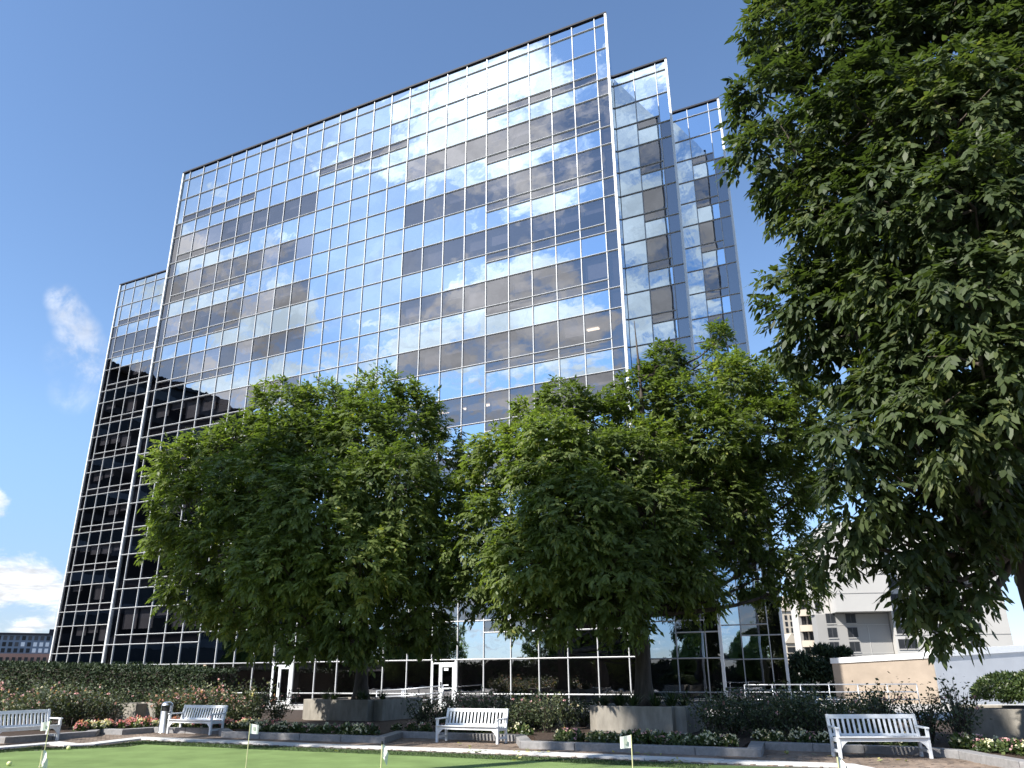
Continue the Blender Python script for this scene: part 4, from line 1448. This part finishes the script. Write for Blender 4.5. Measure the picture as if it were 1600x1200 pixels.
for vv in (976, 1021):
    MB().box(lx(1310), lx(1393), -.05, -.003, lz(vv), lz(vv) + .08).obj('joint_band', 'tower_concrete', ap)
MB().box(lx(1360), lx(1360) + .07, -.052, -.004, 0, lz(977)).obj('joint_band', 'tower_concrete', ap)
MB().box(lx(1421), lx(1427), -2.1, -1.62, lz(970), lz(967)).obj('air_conditioner', 'window_frame_grey', ap)

# balcony wing and the cream buildings to its left
D2 = 150.0
bw = thing('balcony_block', 'pale apartment wing with stacked rounded balconies left of the concrete block', 'apartment building', (at(1265, 1060, D2).x, D2, -.5), math.radians(12))
bx0 = at(1265, 1060, D2).x
l2x = lambda u: at(u, 1000, D2).x - bx0
l2z = lambda v: at(1265, v, D2).z + .5
MB().box(l2x(1251), l2x(1300), 0, 2.2, 0, l2z(868)).obj('wall', 'tower_concrete', bw)
for vv in (888, 911, 934, 958, 982, 1006, 1030):
    b = MB()
    n = 10
    po = [(l2x(1252) + (l2x(1279) - l2x(1252)) * i / n, -.5 - 1.5 * math.sin(math.pi * i / n)) for i in range(n + 1)] + [(l2x(1279), -.02), (l2x(1252), -.02)]
    b.prism(po, l2z(vv) - .55, l2z(vv) + .55); b.obj('balcony', 'cream_render', bw)
    window_on(bw, l2x(1256), l2x(1264), -.03, l2z(vv) + .6, l2z(vv) + 2.2, 2)
    window_on(bw, l2x(1267), l2x(1275), -.03, l2z(vv) + .6, l2z(vv) + 2.2, 2)
D3 = 190.0
for (u0, u1, vt, dd_, lab, gable) in ((1218, 1254, 955, 0, 'cream rendered building with a low gable and rows of small windows', True), (1228, 1246, 1005, -16, 'smaller cream gabled house before the cream building', True), (1236, 1262, 930, 22, 'tall cream block behind the gabled building', False)):
    DD = D3 + dd_
    c0 = at((u0 + u1) / 2, 1060, DD).x
    r = thing('cream_building', lab, 'building', (c0, DD, -.5), 0)
    fx = lambda u: at(u, 1000, DD).x - c0
    fz = lambda v: at(u0, v, DD).z + .5
    MB().box(fx(u0), fx(u1), 0, 5, 0, fz(vt)).obj('wall', 'cream_render', r)
    if gable:
        g = MB(); xm = (fx(u0) + fx(u1)) / 2; hz = fz(vt) + 2.0
        g.v = [(fx(u0) - .4, -.4, fz(vt) + .02), (fx(u1) + .4, -.4, fz(vt) + .02), (xm, -.4, hz), (fx(u0) - .4, 5.4, fz(vt) + .02), (fx(u1) + .4, 5.4, fz(vt) + .02), (xm, 5.4, hz)]
        g.f = [(0, 1, 2), (5, 4, 3), (0, 2, 5, 3), (1, 4, 5, 2), (0, 3, 4, 1)]
        g.obj('roof', 'cream_render', r)
    for i in range(4):
        for vv in np.arange(vt + 10, 1045, 10.0):
            xc = fx(u0) + (fx(u1) - fx(u0)) * (i + .7) / 4.4
            w = MB(); w.box(xc - .28, xc + .28, -.08, -.01, fz(vv) - .5, fz(vv) + .5); w.obj('window', 'dark_window', r)

# ------------------------------------------------------------------ left background
D4 = 330.0
fb = thing('waterfront_block', 'distant long flat block of glass over red brick at the left edge', 'building', (at(20, 1050, D4).x, D4, -9), math.radians(30))
z0 = -9
hz = at(40, 992, D4).z - z0; hm = at(40, 1021, D4).z - z0
MB().box(-60, 17, 0, 20, 0, hm).obj('brick_base', 'far_brick', fb)
MB().box(-60, 17, .6, 20, hm + .02, hz).obj('glass_storeys', 'far_glass', fb)
MB().box(-60.5, 17.5, -.2, 20.5, hz + .02, hz + .8).obj('roof', 'coping_metal', fb)
MB().box(10, 16, 4, 12, hz + .82, hz + 2.6).obj('plant_room', 'coping_metal', fb)
rows_ = 3
for i in range(26):
    for k in range(rows_):
        x = -40 + i * 2.15
        zc = hm + (hz - hm) * (k + .5) / rows_
        w = MB(); w.box(x, x + 1.3, .45, .58, zc - .8, zc + .8); w.obj('window', random.choice(('dark_window', 'dark_window', 'window_frame_grey', 'pale_cap')), fb)
    w = MB(); w.box(-40 + i * 2.15, -40 + i * 2.15 + 1.2, -.1, -.02, hm - 3.2, hm - 1.4); w.obj('window', 'dark_window', fb)

# ------------------------------------------------------------------ the dark block mirrored in the lower left glass
P0, P3 = Vector((-69.5, 88.0)), Vector((-105.5, 7.0))
dvec = (P3 - P0); ln = dvec.length; ang = math.atan2(dvec.y, dvec.x)
dk = thing('dark_office_block', 'dark glass office block across the terrace, seen mirrored in the left panes', 'office building', (P0.x, P0.y, -.5), ang)
HT = 44.6
MB().box(0, ln, -18, 0, 0, HT).obj('glass_wall', 'dusk_glass', dk)
MB().box(-.5, ln + .5, -18.5, .5, HT + .02, HT + .9).obj('roof_parapet', 'dusk_glass', dk)
for k in range(11):
    MB().box(-.2, ln + .2, .01, .12, 2.2 + k * 4.0, 3.4 + k * 4.0).obj('spandrel_band', 'dusk_panel', dk)

# ------------------------------------------------------------------ the open side of the terrace, mirrored in the lower panes
hg2 = thing('clipped_hedge', 'long dark hedge across the terrace, seen mirrored in the ground floor panes', 'hedge', W(66, -52, -.4), TH)
n = 26000
X = RNG.uniform(0, 136, n); hh = 3.3 + .12 * np.sin(X * 1.3)
face = RNG.random(n) < .6
yy = np.where(face, 1.0 + RNG.normal(0, .08, n), RNG.uniform(-1, 1, n)); zz_ = np.where(face, RNG.random(n) * hh, hh + RNG.normal(0, .08, n))
nn = np.stack([np.zeros(n), np.where(face, 1.0, 0), np.where(face, .3, 1)], 1)
L = RNG.uniform(.25, .45, n)
lv = leaflets(np.stack([X, yy, zz_], 1), nn * .5 + RNG.normal(0, .6, (n, 3)), nn + RNG.normal(0, .5, (n, 3)), L, L * .5)
tag(link('foliage', fast_quads('foliage', lv, 'yew_leaf'), hg2), kind='stuff')
MB().box(0, 136, -.93, .93, 0, 3.2).obj('inner_branches', 'twig_bark', hg2)
roots = [o for o in bpy.data.objects if o.name.startswith('shade_tree')]
snapA = snap(roots[0])
for i, (s_, t_, rz, sc) in enumerate(((-48, -57, 2.2, .9), (-38, -56, 3.9, 1.0), (-28, -57, .2, .95), (-18, -56, 5.2, 1.0), (-4, -56, .4, .95), (6, -56, 1.9, 1.0), (15, -57, 3.3, .92), (24, -56, 5.0, 1.0), (31, -57, .9, .85), (47, -56, 2.4, 1.0), (56, -55, 4.1, .95), (64, -52, 5.6, .9), (72, -46, 1.2, .9))):
    c = copy_tree(snapA, 'leafy tree in the row beyond the far hedge, seen only mirrored in the panes', 'trees beyond the far hedge')
    c.location = W(s_, t_, -.4); c.rotation_euler = (0, 0, rz); c.scale = (sc, sc, sc * .9)
